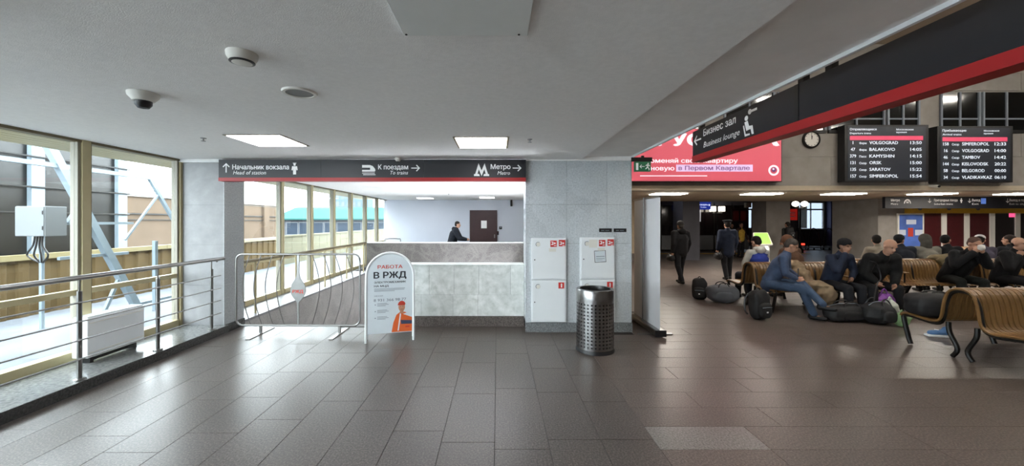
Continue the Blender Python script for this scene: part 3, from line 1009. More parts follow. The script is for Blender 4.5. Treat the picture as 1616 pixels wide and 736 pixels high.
for x in (.36, W-.3):
    ft = MB().bar((x, 0, .0), (x, 0, bz0), .03, .03).build('foot', 'chrome', br)
    MB().box(x-.03, -.3, .0, x+.03, .3, .012).build('foot_plate', 'chrome', ft)
MB().tube([(W-.32, .02, .1), (W+.62, .02, .1)], .016, 8).build('link_tube', 'chrome', br, True)

# ================================================================ arched advertising stand
AW, AH = .63, 1.215
ab = thing('pavement_sign', 'white arched job advertising stand beside the crowd barrier', 'sign', ((614.5-VPX)*5.26/F_PX, 5.30, 0), .26)
def arch(w, h, n=18, bot=0.): return [(w, bot)]+[(w*math.cos(PI*i/n), h-w+w*math.sin(PI*i/n)) for i in range(n+1)]+[(-w, bot)]
M['poster'] = plain('poster_paper', '#cfd8dd', .45, vary=.05, scale=3)
for side in (-1, 1):
    tilt = Matrix.Rotation(side*.065, 3, 'X')
    def tp(p): return tilt @ (Vector(p)-Vector((0, 0, AH)))+Vector((0, side*.015, AH))
    pts = [tp((a, 0, b)) for a, b in arch(AW/2, AH)]
    fr_ = MB().tube(pts, .017, 8).build('frame', 'white', ab, True)
    FRM = (tilt @ Vector((1, 0, 0)), tilt @ Vector((0, 0, 1)), tilt @ Vector((0, -1, 0)))
    og = tp((0, 0, 0))
    pn = MB().prism(arch(AW/2-.015, AH-.015, 18, .12), -.006, .006, (og,)+FRM).build('poster', 'poster', ab)
    if side < 0:
        def A(x, z): return og+FRM[0]*x+FRM[1]*z+FRM[2]*.0065
        text('РАБОТА', .047, A(-.165, 1.0), 'inkred', pn, FRM, width=.33, bold=.012)
        text('В РЖД', .085, A(-.215, .87), 'inkdark', pn, FRM, width=.43, bold=.02)
        text('ЭЛЕКТРОМЕХАНИК', .026, A(-.21, .80), 'inkdark', pn, FRM, width=.42, bold=.014)
        text('НА МЦД', .026, A(-.21, .75), 'inkdark', pn, FRM, width=.19, bold=.014)
        text('ЗВОНИ:', .018, A(-.21, .62), 'inkgrey', pn, FRM, width=.12)
        text('8 931 366 98 77', .038, A(-.215, .553), 'inkgrey', pn, FRM, width=.43, bold=.008)
        fine = [rect(-.21, .722, .2, .728), rect(-.21, .705, .19, .711), rect(-.21, .69, .06, .696)]
        for q in range(3):
            z = .51-q*.09
            fine += [disc(-.195, z, .008, 8), rect(-.17, z+.012, -.04, z+.018), rect(-.17, z-.004, -.02, z+.002), rect(-.17, z-.02, -.06, z-.014)]
        flat(fine, A(0, 0), 'inkgrey', pn, FRM, name='fine_print')
        M['p_orange'] = plain('print_orange', '#d9622b', .5)
        M['p_skin'] = plain('print_skin', '#b98468', .5)
        M['p_navy'] = plain('print_navy', '#39415c', .5)
        M['p_red'] = plain('print_red', '#c5402f', .5)
        B0 = A(.155, .128)
        jacket = [(-.17, 0), (.17, 0), (.172, .24), (.12, .30), (.05, .335), (-.03, .335), (-.09, .29), (-.14, .16)]
        flat([jacket], B0, 'p_orange', pn, FRM, s=.8, name='printed_jacket')
        flat([[(-.02, .20), (.17, .185), (.17, .125), (-.01, .13)]], B0, 'p_navy', pn, FRM, s=.8, depth=.0016, name='printed_band')
        flat([[(.02, .3), (.17, .24), (.172, .27), (.1, .325)], [(-.07, .02), (-.05, .02), (-.01, .3), (-.03, .32)]], B0, 'poster', pn, FRM, s=.8, depth=.0018, name='printed_reflector')
        flat([disc(.0, .42, .055, 20, ry=.075), [(-.03, .31), (.03, .31), (.03, .37), (-.03, .37)]], B0, 'p_skin', pn, FRM, s=.8, depth=.0018, name='printed_face')
        flat([disc(0, .465, .062, 14, 0, PI, ry=.06), [(-.07, .452), (.055, .452), (.055, .472), (-.06, .478)]], B0, 'p_red', pn, FRM, s=.8, depth=.0022, name='printed_cap')
        flat([rect(.06, .07, .13, .095)], B0, 'p_red', pn, FRM, s=.8, depth=.0018, name='printed_badge')
        flat([disc(-.02, .43, .007, 8), disc(.02, .43, .007, 8), rect(-.018, .383, .018, .388)], B0, 'p_navy', pn, FRM, s=.8, depth=.0022, name='printed_features')

# ================================================================ perforated litter bin
bn = thing('litter_bin', 'perforated brushed steel litter bin in front of the column', 'bin', (1.257, 4.9, 0))
R, nh, mr = .236, 31, 13
n, ms = nh*2, mr*2+1
zs = [.045]
for k in range(mr):
    zc_ = .085+k*.044
    zs += [zc_-.0095, zc_+.0095]
zs.append(.655)
q = MB()
vs, fs = [], []
for z in zs:
    for j in range(n):
        t = 2*PI*((j//2)+(.42 if j % 2 else 0))/nh
        vs.append((R*math.cos(t), R*math.sin(t), z))
for i in range(ms):
    for j in range(n):
        if i % 2 == 1 and j % 2 == 0: continue
        k2 = (j+1) % n
        fs.append((i*n+j, i*n+k2, (i+1)*n+k2, (i+1)*n+j))
q.add(vs, fs)
body = q.build('perforated_body', 'binsteel', bn, True)
MB().lathe([(R, .655), (R, .78), (R-.004, .79), (R-.03, .795), (R-.042, .787), (R-.042, .70), (R-.048, .70), (R-.048, .792)], (0, 0, 0), 48, None, False).build('rim', 'binsteel', bn, True)
MB().lathe([(R+.008, 0), (R+.008, .02), (R, .03), (R, .046)], (0, 0, 0), 48).build('base_ring', 'black', bn, True)
lin_ = MB().lathe([(.0, .03), (R-.02, .03), (R-.02, .7)], (0, 0, 0), 36, None, False).build('liner', 'bindark', bn, True)

# ================================================================ fire cabinets on the column
M['red'] = plain('sticker_red', '#c8342f', .5)
def cpx(x): return (x-VPX)*YP/F_PX
def cpz(y): return EYE-(y-VPY)*YP/F_PX
def cabinet(x0, x1, y0, y1, label, upper, note=False, loopy=False):
    a, b_, zA, zB = cpx(x0), cpx(x1), cpz(y1), cpz(y0)
    c = thing('fire_cabinet', label, 'cabinet', (a, YP-.012, zA))
    w, h = b_-a, zB-zA
    MB().box(0, -.03, 0, w, 0, h).build('case', 'white', c)
    d = MB().cbox(.018, -.042, .018, w-.018, -.03, h-.018, .003).build('door', 'white', c)
    MB().lathe([(.034, 0), (.034, .004), (.028, .006), (.0, .006)], (.1, -.042, h-.09), 20, Matrix.Rotation(PI/2, 3, 'X')).build('finger_hole', 'offwhite', d)
    MB().tube([(.1+.033*math.cos(t/10*PI+PI*.3), -.047, h-.09+.033*math.sin(t/10*PI+PI*.3)) for t in range(11)], .004, 6).build('pull_rim', 'inkgrey', d)
    MB().lathe([(.009, 0), (.009, .006), (.0, .006)], (.05, -.042, h*.48), 10, Matrix.Rotation(PI/2, 3, 'X')).build('lock', 'black', d)
    o = (0, -.0425, 0)
    if upper:
        for k, dx in enumerate((w-.24, w-.115)):
            s_ = flat([rect(dx, h-.13+.01*k, dx+.095, h-.035+.01*k)], o, 'red', d, name='sticker')
            flat([rect(dx+.012, h-.06, dx+.045, h-.05), rect(dx+.03, h-.1, dx+.045, h-.05), rect(dx+.012, h-.1, dx+.03, h-.085), disc(dx+.065, h-.075, .014, 12), rect(dx+.055, h-.115, dx+.085, h-.105)], o, 'ink', s_, depth=.002, name='symbol')
        flat([rect(w-.26, h-.20, w-.155, h-.15)], o, 'offwhite', d, name='sticker')
    else:
        s_ = flat([rect(w-.12, h-.12, w-.035, h-.03)], o, 'red', d, name='sticker')
        flat([rect(w-.085, h-.105, w-.065, h-.06), [(w-.09, h-.065), (w-.06, h-.065), (w-.07, h-.045), (w-.08, h-.045)]], o, 'ink', s_, depth=.002, name='symbol')
    if note:
        n_ = flat([[(.215, .245), (.385, .255), (.375, .43), (.205, .42)]], o, 'black', d, name='notice_border')
        flat([[(.222, .252), (.378, .262), (.368, .423), (.212, .413)]], o, 'poster', n_, depth=.002, name='notice')
        flat([[(.235, .30), (.36, .305), (.36, .312), (.235, .307)], [(.235, .33), (.36, .335), (.36, .345), (.235, .34)], [(.24, .28), (.33, .283), (.33, .288), (.24, .285)]], o, 'inkgrey', n_, depth=.0028, name='fine_print')
        flat([rect(.13, h-.15, .25, h-.03)], o, 'offwhite', d, name='sticker')
cabinet(838, 893, 376, 441, 'white upper fire cabinet nearest the marble parapet', True)
cabinet(838, 893, 442, 507.5, 'white lower fire cabinet with extinguisher sticker nearest the parapet', False)
cabinet(914.5, 969, 375, 440, 'white upper fire cabinet with square notice, above the litter bin', True, True)
cabinet(914.5, 969, 441, 507.5, 'white lower fire cabinet half hidden behind the litter bin', False)
for k, (a, b_) in enumerate(((945, 965), (968, 988))):
    t = thing('door_plate', ('small black number plate on the column, parapet side', 'small black number plate on the column, banner side')[k], 'plate', (cpx(a), YP-.012, cpz(366.5)), 0, 'small black plates on the column')
    MB().cbox(0, -.008, 0, cpx(b_)-cpx(a), 0, .055, .003).build('plate', 'black', t)
    flat([rect(.03, .02, .075, .03), rect(.09, .02, .15, .028)], (0, -.0082, 0), 'inkgrey', t, name='print')

# exit sign on the beam end, roll-up banner
M['green'] = emit('exit_green', '#1d5a3c', .05)
ex = thing('exit_sign', 'small green running man exit sign hanging at the column corner', 'sign', (cpx(1002.5), YP-.1, 0))
ex.location.x = (1002-VPX)*(YP-.1)/F_PX
MB().box(0, 0, cpz(272), .235, .05, cpz(257)).build('body', 'green', ex)
MB().box(-.04, .01, cpz(256.5), .26, .04, cpz(250)).build('mount_rail', 'blackmetal', ex)
MB().box(.1, .01, cpz(250), .14, .04, CZ+.045).build('hanger', 'blackmetal', ex)
flat([rect(.015, cpz(270), .05, cpz(259))], (0, -.001, 0), 'ink', ex, name='door_symbol')
flat(flipx(arrow_right()), (.105, -.001, cpz(264.5)), 'ink', ex, s=.075, name='arrow')
flat([disc(.03, .36, .09, 12), [(-.1, .28), (.12, .25), (.3, .05), (.24, 0), (.1, .12), (.05, -.1), (.22, -.25), (.18, -.48), (.08, -.46), (.1, -.28), (-.08, -.18), (-.25, -.35), (-.32, -.28), (-.12, -.05), (-.1, .12), (-.28, .05), (-.3, .13)]], (.19, -.001, cpz(264.5)), 'ink', ex, s=.12, name='running_figure')
M['banner'] = plain('banner_back', '#d3d3d5', .6, vary=.03, scale=4)
rb = thing('rollup_banner', 'white roll-up banner stand seen from behind beside the column', 'banner', (2.3, 5.95, 0), 0)
MB().add([(.02, -.52, .09), (.02, .5, .09), (-.02, .38, 2.0), (-.02, -.62, 2.0), (.024, -.52, .09), (.024, .5, .09), (-.016, .38, 2.0), (-.016, -.62, 2.0)],
         [(0, 1, 2, 3), (7, 6, 5, 4), (0, 4, 5, 1), (1, 5, 6, 2), (2, 6, 7, 3), (3, 7, 4, 0)]).build('banner_sheet', 'banner', rb)
MB().cbox(-.06, -.55, 0.02, .09, .55, .1, .02).build('cassette', 'chrome', rb)
MB().box(-.062, -.57, .015, .092, -.55, .105).build('end_cap', 'black', rb)
MB().box(-.062, .55, .015, .092, .57, .105).build('end_cap', 'black', rb)
MB().tube([(-.03, 0, .1), (-.05, -.1, 2.02)], .011, 8).build('pole', 'steel', rb, True)
MB().box(-.035, -.63, 1.99, -.005, .39, 2.02).build('top_rail', 'chrome', rb)
for y in (-.4, .4): MB().box(-.25, y-.02, 0, .25, y+.02, .018).build('foot', 'chrome', rb)

# ================================================================ small things on the low ceiling
sd = thing('smoke_detector', 'round cream smoke detector on the low ceiling', 'detector', (-1.41, 2.1, CZ))
MB().lathe([(.078, 0), (.076, -.022), (.06, -.05), (.045, -.056), (0, -.056)], (0, 0, 0), 24).build('housing', 'offwhite', sd, True)
MB().lathe([(.062, -.046), (.063, -.05), (.05, -.054)], (0, 0, 0), 24, None, False).build('vent_slot', 'black', sd, True)
dc = thing('dome_camera', 'cream dome security camera with dark lens on the ceiling', 'camera', (-2.56, 2.75, CZ))
MB().lathe([(.092, 0), (.09, -.025), (.06, -.06), (0, -.06)], (0, 0, 0), 24).build('housing', 'offwhite', dc, True)
MB().lathe([(.052, -.055), (.05, -.085), (.033, -.108), (0, -.115)], (0, 0, 0), 20).build('lens_dome', 'black', dc, True)
M['grille'] = plain('grille_grey', '#8f918f', .7, bump=.4, bscale=300)
cvt = thing('ceiling_speaker', 'round flush ceiling speaker with grey grille', 'speaker', (-1.42, 2.73, CZ))
MB().lathe([(.118, 0), (.112, -.012), (.092, -.012), (.092, 0)], (0, 0, 0), 32, None, False).build('rim', 'offwhite', cvt, True)
MB().lathe([(.092, -.006), (0, -.009)], (0, 0, 0), 32).build('grille', 'grille', cvt, True)
for i, (px, py, s) in enumerate(((321, 218, 'tiny sprinkler head near the window pier'), (836, 220, 'tiny sprinkler head near the marble column'), (693, 293, 'tiny sprinkler head over the stairs, nearer one'), (708, 306, 'tiny sprinkler head over the stairs, farther one'))):
    Y = F_PX*(CZ-EYE)/(VPY-py)
    t = thing('sprinkler', s, 'sprinkler', ((px-VPX)*Y/F_PX, Y, CZ), 0, 'sprinklers of the low ceiling')
    MB().lathe([(.03, 0), (.028, -.006), (.008, -.008), (.008, -.03), (.024, -.032), (.022, -.036), (0, -.038)], (0, 0, 0), 14).build('head', 'steel', t, True)
tr = thing('ceiling_track', 'dark metal track end on the ceiling above the windows', 'track', (-2.4, 1.5, CZ))
MB().box(-.2, -.03, -.03, .28, .03, 0).build('rail', 'frame_dark', tr)
MB().box(.25, -.04, -.04, .29, .04, 0).build('end_cap', 'chrome', tr)
for k in range(2): MB().lathe([(.008, -.05), (.008, -.03)], (.2+.05*k, 0, 0), 8).build('screw', 'steel', tr)

# ================================================================ far wall: door and fittings
fx = lambda px: (px-VPX)*YF/F_PX
fz = lambda py: EYE-(py-VPY)*YF/F_PX
M['doorbrown'] = plain('dark_brown_door', '#3a2224', .45, vary=.1)
dr = struct_empty('door_1', ((fx(742.5)+fx(783.5))/2, YF, 0))
hw = (fx(783.5)-fx(742.5))/2
MB().box(-hw, -.04, 0, hw, 0, fz(333.5)).build('door_leaf', 'doorbrown', dr)
for a, b_ in ((-hw-.03, -hw), (hw, hw+.03)): MB().box(a, -.05, 0, b_, 0, fz(333.5)).build('jamb', 'doorbrown', dr)
MB().box(-hw-.03, -.05, fz(333.5), hw+.03, 0, fz(333.5)+.04).build('door_head', 'doorbrown', dr)
MB().box(-.1, -.046, fz(360.5), .14, -.04, fz(348.5)).build('notice', 'ink', dr)
MB().box(hw-.1, -.08, .95, hw-.06, -.04, 1.1).build('handle', 'chrome', dr)
t = thing('door_intercom', 'dark intercom panel beside the brown door', 'intercom', (fx(790), YF, fz(362)))
MB().cbox(-.06, -.04, 0, .06, 0, .12, .008).build('casing', 'blackmetal', t)
MB().box(-.03, -.045, .05, .03, -.04, .1).build('screen', 'inkgrey', t)
t = thing('card_reader', 'small black card reader beside the brown door', 'reader', (fx(785.5), YF, fz(371)))
MB().cbox(-.045, -.04, 0, .045, 0, .16, .008).build('casing', 'black', t)
MB().lathe([(.01, 0), (.01, .004)], (0, -.04, .12), 8, Matrix.Rotation(PI/2, 3, 'X')).build('indicator', 'signred', t)
t = thing('wall_speaker', 'thin dark speaker hung on the far wall near the ceiling', 'speaker', (fx(807), YF-.02, fz(326)))
MB().cbox(-.04, -.08, 0, .04, 0, .3, .01).build('casing', 'blackmetal', t)
MB().box(-.03, 0, .1, .03, .02, .2).build('bracket', 'black', t)
bh = thing('steel_bench_rail', 'low curved steel rail seen just above the far parapet', 'rail', (fx(640), 14.3, 0))
MB().tube(spline([(-.3, 0, 0), (-.3, 0, .9), (-.2, 0, 1.0), (.2, 0, 1.0), (.3, 0, .9), (.3, 0, 0)], 5), .018, 8).build('rail', 'chrome', bh, True)
MB().tube([(-.3, 0, .5), (.3, 0, .5)], .012, 8).build('crossbar', 'chrome', bh, True)

# ================================================================ big hall: wall with billboard, clock, screens, gallery windows
def lpx(x, Y=YL): return (x-VPX)*Y/F_PX
def lpz(y, Y=YL): return EYE-(y-VPY)*Y/F_PX
M['bill'] = emit('billboard_pink', '#cf5565', 0.085)
M['bill_white'] = emit('billboard_white', '#f4e4ee', 0.11)
M['bill_lilac'] = emit('billboard_lilac', '#dcbfe6', 0.1)
M['bill_purple'] = plain('billboard_purple', '#8a4f9c', .5)
bb = thing('billboard', 'glowing pink apartment billboard on the beige wall', 'billboard', (0, YL-.22, 0))
Yb = YL-.22
def q1(x): return lpx(x, Yb)
def q2(y): return lpz(y, Yb)
MB().box(q1(985), .004, q2(287), q1(1234), .195, q2(203)).build('casing', 'blackmetal', bb)
MB().box(q1(985.5), 0, q2(286), q1(1233), .004, q2(204)).build('light_face', 'bill', bb)
bu = Yb/F_PX
text('РУС', 19*bu, (q1(1039), -.001, q2(230)), 'bill_white', bb, width=70*bu, bold=.03)
text('А', 19*bu, (q1(1196), -.001, q2(230)), 'bill_white', bb, width=32*bu, bold=.03)
text('Поменяй свою квартиру', 6.8*bu, (q1(1018), -.001, q2(257)), 'bill_white', bb, width=146*bu, bold=.02)
text('на новую', 6.8*bu, (q1(1010), -.001, q2(269)), 'bill_white', bb, width=54*bu, bold=.02)
hl = flat([rect(q1(1067), q2(271), q1(1188), q2(260))], (0, 0, 0), 'bill_lilac', bb, name='highlight_bar')
text('в Первом Квартале', 6.6*bu, (q1(1071), -.0015, q2(268.5)), 'bill_purple', hl, width=112*bu, bold=.012)
flat([rect(q1(1010), q2(278.5), q1(1116), q2(277))], (0, 0, 0), 'bill_white', bb, name='fine_print')
lg_ = flat([disc(q1(1221), q2(269), 8.5*bu, 28)], (0, 0, 0), 'bill_white', bb, name='round_logo')
flat([disc(q1(1221), q2(269), 5.5*bu, 24)], (0, 0, 0), 'bill', lg_, depth=.002, name='logo_ring')
flat([disc(q1(1221), q2(268), 3.6*bu, 20)], (0, 0, 0), 'bill_purple', lg_, depth=.003, name='logo_core')
flat([disc(q1(1220.5), q2(267), 1.6*bu, 14)], (0, 0, 0), 'bill_white', lg_, depth=.004, name='logo_dot')

cl = thing('wall_clock', 'round black rimmed wall clock beside the departure screens', 'clock', (lpx(1278), YL, lpz(221)))
RX = Matrix.Rotation(PI/2, 3, 'X')
MB().lathe([(.235, 0), (.235, .07), (.2, .085), (.19, .07)], (0, 0, 0), 36, RX, False).build('rim', 'blackmetal', cl, True)
MB().lathe([(.2, .0), (.2, .06), (0, .06)], (0, 0, 0), 36, RX).build('dial', 'offwhite', cl)
for k in range(12):
    a = k*PI/6
    MB().bar((.155*math.sin(a), -.062, .155*math.cos(a)), (.18*math.sin(a), -.062, .18*math.cos(a)), .012, .004, (0, 1, 0)).build('hour_mark', 'black', cl)
for a, l, w in ((.15, .1, .014), (-.02, .15, .01)):
    MB().bar((0, -.064, 0), (l*math.sin(a), -.064, l*math.cos(a)), w, .004, (0, 1, 0)).build('hand', 'black', cl)

M['screen'] = emit('screen_dark', '#20242c', 0.06)
M['screen_pink'] = emit('screen_pink', '#c2405c', 0.14)
M['screen_text'] = emit('screen_text', '#c9d2dc', 0.16)
def board(x0, x1, y0, y1, label, head, sub, rows):
    Y = YL-.25
    t = thing('departure_screen', label, 'screen', (lpx(x0, Y), Y, lpz(y1, Y)), 0, 'train screens on the wall')
    w, h = lpx(x1, Y)-lpx(x0, Y), lpz(y0, Y)-lpz(y1, Y)
    MB().cbox(-.08, .0, -.05, w+.08, .225, h+.05, .01).build('casing', 'black', t)
    s_ = MB().box(0, -.006, 0, w, 0, h).build('display', 'screen', t)
    f = (0, -.0065, 0)
    text(head, .06, (.05, -.0065, h-.1), 'screen_text', s_, width=w*.34, bold=.01)
    text(sub, .05, (.05, -.0065, h-.2), 'screen_text', s_, width=w*.27, bold=.01)
    text('Московское', .045, (w*.62, -.0065, h-.1), 'screen_text', s_, width=w*.22, bold=.01)
    text('время', .04, (w*.62, -.0065, h-.17), 'screen_text', s_, width=w*.13, bold=.01)
    flat([rect(.05, h-.36, w-.08, h-.25)], f, 'screen_pink', s_, name='header_bar')
    for k, (num, kind, city, tm, cw) in enumerate(rows):
        z = h-.47-k*.178
        text(num, .085, (.13, -.0065, z), 'screen_text', s_, align='CENTER', bold=.012)
        text(kind, .055, (.3, -.0065, z), 'screen_text', s_, width=.19, bold=.01)
        text(city, .085, (.57, -.0065, z), 'screen_text', s_, width=cw, bold=.012)
        text(tm, .085, (w-.42, -.0065, z), 'screen_text', s_, width=.3, bold=.012)
board(1338, 1461, 200, 284, 'black departures screen listing trains, beside the clock', 'Отправляющиеся', 'Departure trains',
      (('1', 'Фирм', 'VOLGOGRAD', '13:50', .76), ('47', 'Фирм', 'BALAKOVO', '14:05', .68), ('379', 'Пасс', 'KAMYSHIN', '14:15', .66), ('131', 'Скор', 'ORSK', '15:00', .32), ('135', 'Скор', 'SARATOV', '15:22', .56), ('157', 'Скор', 'SIMFEROPOL', '15:54', .76)))
board(1484, 1594, 202, 285, 'black arrivals screen listing trains, farther from the clock', 'Прибывающие', 'Arrival trains',
      (('158', 'Скор', 'SIMFEROPOL', '12:33', .72), ('16', 'Скор', 'VOLGOGRAD', '14:00', .72), ('46', 'Скор', 'TAMBOV', '14:42', .48), ('144', 'Скор', 'KISLOVODSK', '20:22', .7), ('58', 'Скор', 'BELGOROD', '00:00', .6), ('34', 'Скор', 'VLADIKAVKAZ', '06:10', .8)))
sc_ = thing('security_camera', 'small white security camera under the departure screens', 'camera', (lpx(1466), YL-.05, lpz(294)))
MB().box(-.04, 0, -.02, .04, .05, .04).build('bracket', 'offwhite', sc_)
MB().tube([(0, 0, 0), (-.02, -.2, -.03)], .04, 12).build('body', 'offwhite', sc_, True)
MB().tube([(-.02, -.2, -.03), (-.021, -.215, -.032)], .03, 12).build('lens', 'black', sc_, True)

# gallery windows, stone piers and slabs of the wall over the passage
gz0, gz1 = lpz(206), lpz(146)
xs = [2.3, 4.2, 5.9, 7.6, 9.0, 10.6, 11.8, 13.2, 14.6, 16.2, 18, 20, 22, 24]
for k in range(len(xs)-1):
    a, b_ = xs[k]+(.28 if k in (2, 6, 9) else .03), xs[k+1]-(.28 if k in (1, 5, 8) else .03)
    g = struct_empty('window_%d' % (30+k), (a, YL, gz0))
    w, h = b_-a, gz1-gz0
    MB().box(0, -.012, 0, w, 0, h).build('pane', 'dark_glass', g)
    for x0 in (0, w-.05): MB().box(x0, -.05, 0, x0+.05, 0, h).build('mullion', 'inkgrey', g)
    MB().box(w*.5-.02, -.04, 0, w*.5+.02, 0, h).build('mullion', 'inkgrey', g)
    MB().box(0, -.05, -.08, w, 0, 0).build('sill', 'blackmetal', g)
    MB().box(.05, -.03, h*.28, w-.05, 0, h*.28+.04).build('guard_bar', 'inkgrey', g)
r = random.Random(9)
for (z0, z1) in ((SOF+.13, 3.42), (3.42, gz0-.09), (gz1+.04, 5.7), (5.7, HZ)):
    x = XC1
    while x < 25.9:
        w = r.choice((1.3, 1.7, 2.0))
        MB().box(x+.004, YL-.02, z0+.004, min(x+w, 26)-.004, YL, z1-.004).build('stone_slab', 'concrete', wl)
        x += w
MB().box(XC1, YL-.03, SOF, 26, YL, SOF+.13).build('edge_trim', 'soffit', wl)

# ---- hanging black sign, kiosks, poster
hs = thing('passage_sign', 'black hanging direction sign under the soffit before the kiosks', 'sign', (0, 13.0, 0))
sy = 13.0/F_PX
MB().box(lpx(1397, 13.0), 0, lpz(329, 13.0), 19.2, .1, lpz(311, 13.0)).build('panel', 'signdark', hs)
for x in (13.4, 15.7, 18.0): MB().box(x, .04, lpz(311, 13.0), x+.03, .07, SOF).build('hanger', 'blackmetal', hs)
for (px, s1, s2, w) in ((1406, 'Метро', 'Metro', 14), (1474, 'Пригородные поезда', 'Suburban trains', 37), (1534, 'Выход', 'Exit', 13.0), (1593, 'Выход в город', 'Exit to city', 30)):
    text(s1, 4*sy, (lpx(px, 13.0), -.001, lpz(318, 13.0)), 'ink', hs, width=w*sy, bold=.012)
    text(s2, 3*sy, (lpx(px, 13.0), -.001, lpz(323.5, 13.0)), 'ink', hs, width=w*.8*sy)
flat([disc(lpx(1432, 13.0), lpz(321.5, 13.0), 5.5*sy, 16, 0, PI, ry=7*sy)], (0, 0, 0), 'ink', hs, name='dome_symbol')
flat([disc(lpx(1432, 13.0), lpz(321.5, 13.0), 4*sy, 16, 0, PI, ry=5*sy)], (0, 0, 0), 'signdark', hs, depth=.002, name='dome_inner')
text('М', 3.2*sy, (lpx(1430, 13.0), -.002, lpz(321, 13.0)), 'ink', hs, bold=.02)
for px in (1467, 1530, 1590): flat(rot90(rot90(rot90(arrow_right()))), (lpx(px, 13.0), -.001, lpz(317, 13.0)), 'ink', hs, s=7*sy, name='arrow')
flat(man, (lpx(1517, 13.0), -.001, lpz(317, 13.0)), 'ink', hs, s=7*sy, name='pictogram')
M['p_blue'] = emit('print_blue', '#5c7fd0', 0.06)
flat([rect(lpx(1548, 13.0), lpz(322, 13.0), lpx(1556, 13.0), lpz(313, 13.0))], (0, 0, 0), 'p_blue', hs, name='luggage_symbol')

YK = 14.0
kp = struct('wall_kiosk_pier', MB().box(14.0, YK, 0, 15.65, YH, SOF), 'concrete', label='beige stone pier left of the kiosks')
for z0 in (0, .85, 1.7): MB().box(14.0, YK-.015, z0+.004, 14.7, YK, min(z0+.85, SOF)-.004).build('stone_slab', 'concrete', kp)
M['p_bluedark'] = plain('poster_blue', '#4d6bb5', .4, vary=.3, scale=2.5)
M['p_white'] = plain('poster_white', '#c9d2e2', .4)
ps = thing('lightbox_poster', 'tall blue advertising poster in a white frame left of the kiosk', 'poster', (lpx(1414, YK), YK-.02, 0))
pw = lpx(1455, YK)-lpx(1414, YK)
MB().box(0, -.05, .6, pw, 0, lpz(337, YK)).build('frame', 'offwhite', ps)
pp = MB().box(.05, -.055, .65, pw-.06, -.05, lpz(337, YK)-.05).build('print', 'p_bluedark', ps)
flat([rect(.05, 1.15, .28, 1.35), rect(.62, 1.15, pw-.06, 1.35), rect(.3, 1.55, .66, 1.72)], (0, -.055, 0), 'p_white', pp, name='pale_blocks')
flat([rect(.36, 1.1, .55, 1.42)], (0, -.055, 0), 'p_red', pp, depth=.002, name='red_block')
ks = thing('kiosk', 'dark red panelled kiosk with white posts and yellow fascia', 'kiosk', (0, YK, 0))
M['maroon'] = plain('maroon_panel', '#431417', .35, vary=.15)
M['kiosk_glass'] = plain('kiosk_glass', '#1a1416', .1)
edges = [1455.5, 1489, 1525, 1565, 1605, 1650, 1700]
for k in range(len(edges)-1):
    a, b_ = lpx(edges[k], YK), lpx(edges[k+1], YK)
    MB().box(a+.03, 0, .1, b_-.05, .08, lpz(337, YK)).build('panel', 'maroon' if k < 3 else 'kiosk_glass', ks)
    MB().box(b_-.09, -.03, 0, b_+.09, .1, lpz(337, YK)).build('post', 'offwhite', ks)
MB().box(lpx(1426, YK), -.25, lpz(337, YK), lpx(1700, YK), -.03, lpz(325.5, YK)).build('fascia', 'yellow', ks)
MB().box(lpx(1455.5, YK), .1, 0, lpx(1700, YK), YH-YK, SOF-.02).build('body', 'maroon', ks)
for k in range(3): flat([disc(0, 0, .08, 14, ry=.06)], (lpx(1440+k*45, YK), -.251, lpz(330, YK)), 'skirt', ks, name='printed_mark')
M['neon'] = emit('neon_pink', '#d84a78', 0.25)
flat([rect(0, 0, .25, .16), rect(.3, .05, .42, .22)], (lpx(1592, YK), -.002, lpz(343, YK)), 'neon', ks, name='lit_logo')

# ---- columns of the passage, lamps, signs and terminals beyond
for i, (a, b_, s) in enumerate(((11.45, 12.45, 'square stone column beyond the passage, beside the green terminal'), (7.9, 8.6, 'dark stone pillar beyond the walking man'))):
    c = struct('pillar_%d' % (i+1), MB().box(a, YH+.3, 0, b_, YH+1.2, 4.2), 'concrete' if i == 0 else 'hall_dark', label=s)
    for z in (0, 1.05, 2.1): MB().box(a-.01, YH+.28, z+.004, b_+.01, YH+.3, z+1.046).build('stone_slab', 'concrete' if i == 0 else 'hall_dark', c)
gd = struct_empty('door_2', (10.9, 21.0, 0))
for k in range(5):
    a = -1.9+k*.98
    MB().box(a, 0, 0, a+.07, .08, 2.7).build('post', 'blackmetal', gd)
    MB().box(a+.07, .03, .9, a+.98, .04, 2.55).build('pane', 'kiosk_glass', gd)
    MB().box(a+.07, .02, .1, a+.98, .05, .88).build('lower_panel', 'skirt_grey', gd)
MB().box(-1.95, 0, 2.55, 3.05, .08, 4.2).build('head_panel', 'hall_dark', gd)
M['lamp_strip'] = emit('pale_strip', '#b7b7bd', 0.08)
MB().box(.15, -.02, 1.65, .32, 0, 2.3).build('lit_strip', 'lamp_strip', gd)
M['bluesign'] = emit('lit_blue_sign', '#23358f', 0.14)
M['bluetext'] = emit('lit_sign_text', '#dfe6ff', 0.25)
t = thing('lit_blue_sign', 'glowing dark blue train direction sign hanging in the rear hall', 'sign', (lpx(1089, 20), 20, lpz(331, 20)))
MB().box(0, 0, 0, 1.1, .1, .4).build('panel', 'bluesign', t)
flat(train, (.2, -.001, .22), 'bluetext', t, s=.28, name='pictogram')
text('К поездам', .09, (.38, -.001, .22), 'bluetext', t, width=.5)
text('To trains', .06, (.55, -.001, .1), 'bluetext', t, width=.3)
flat(arrow_right(), (.98, -.001, .24), 'bluetext', t, s=.16, name='arrow')
for x in (.1, 1.0): MB().box(x, .03, .4, x+.03, .06, 4.2-t.location.z).build('hanger', 'blackmetal', t)
M['globe'] = emit('lamp_globe', '#fff4e2', 1.2)
M['globe_off'] = plain('unlit_lantern', '#9a978f', .3)
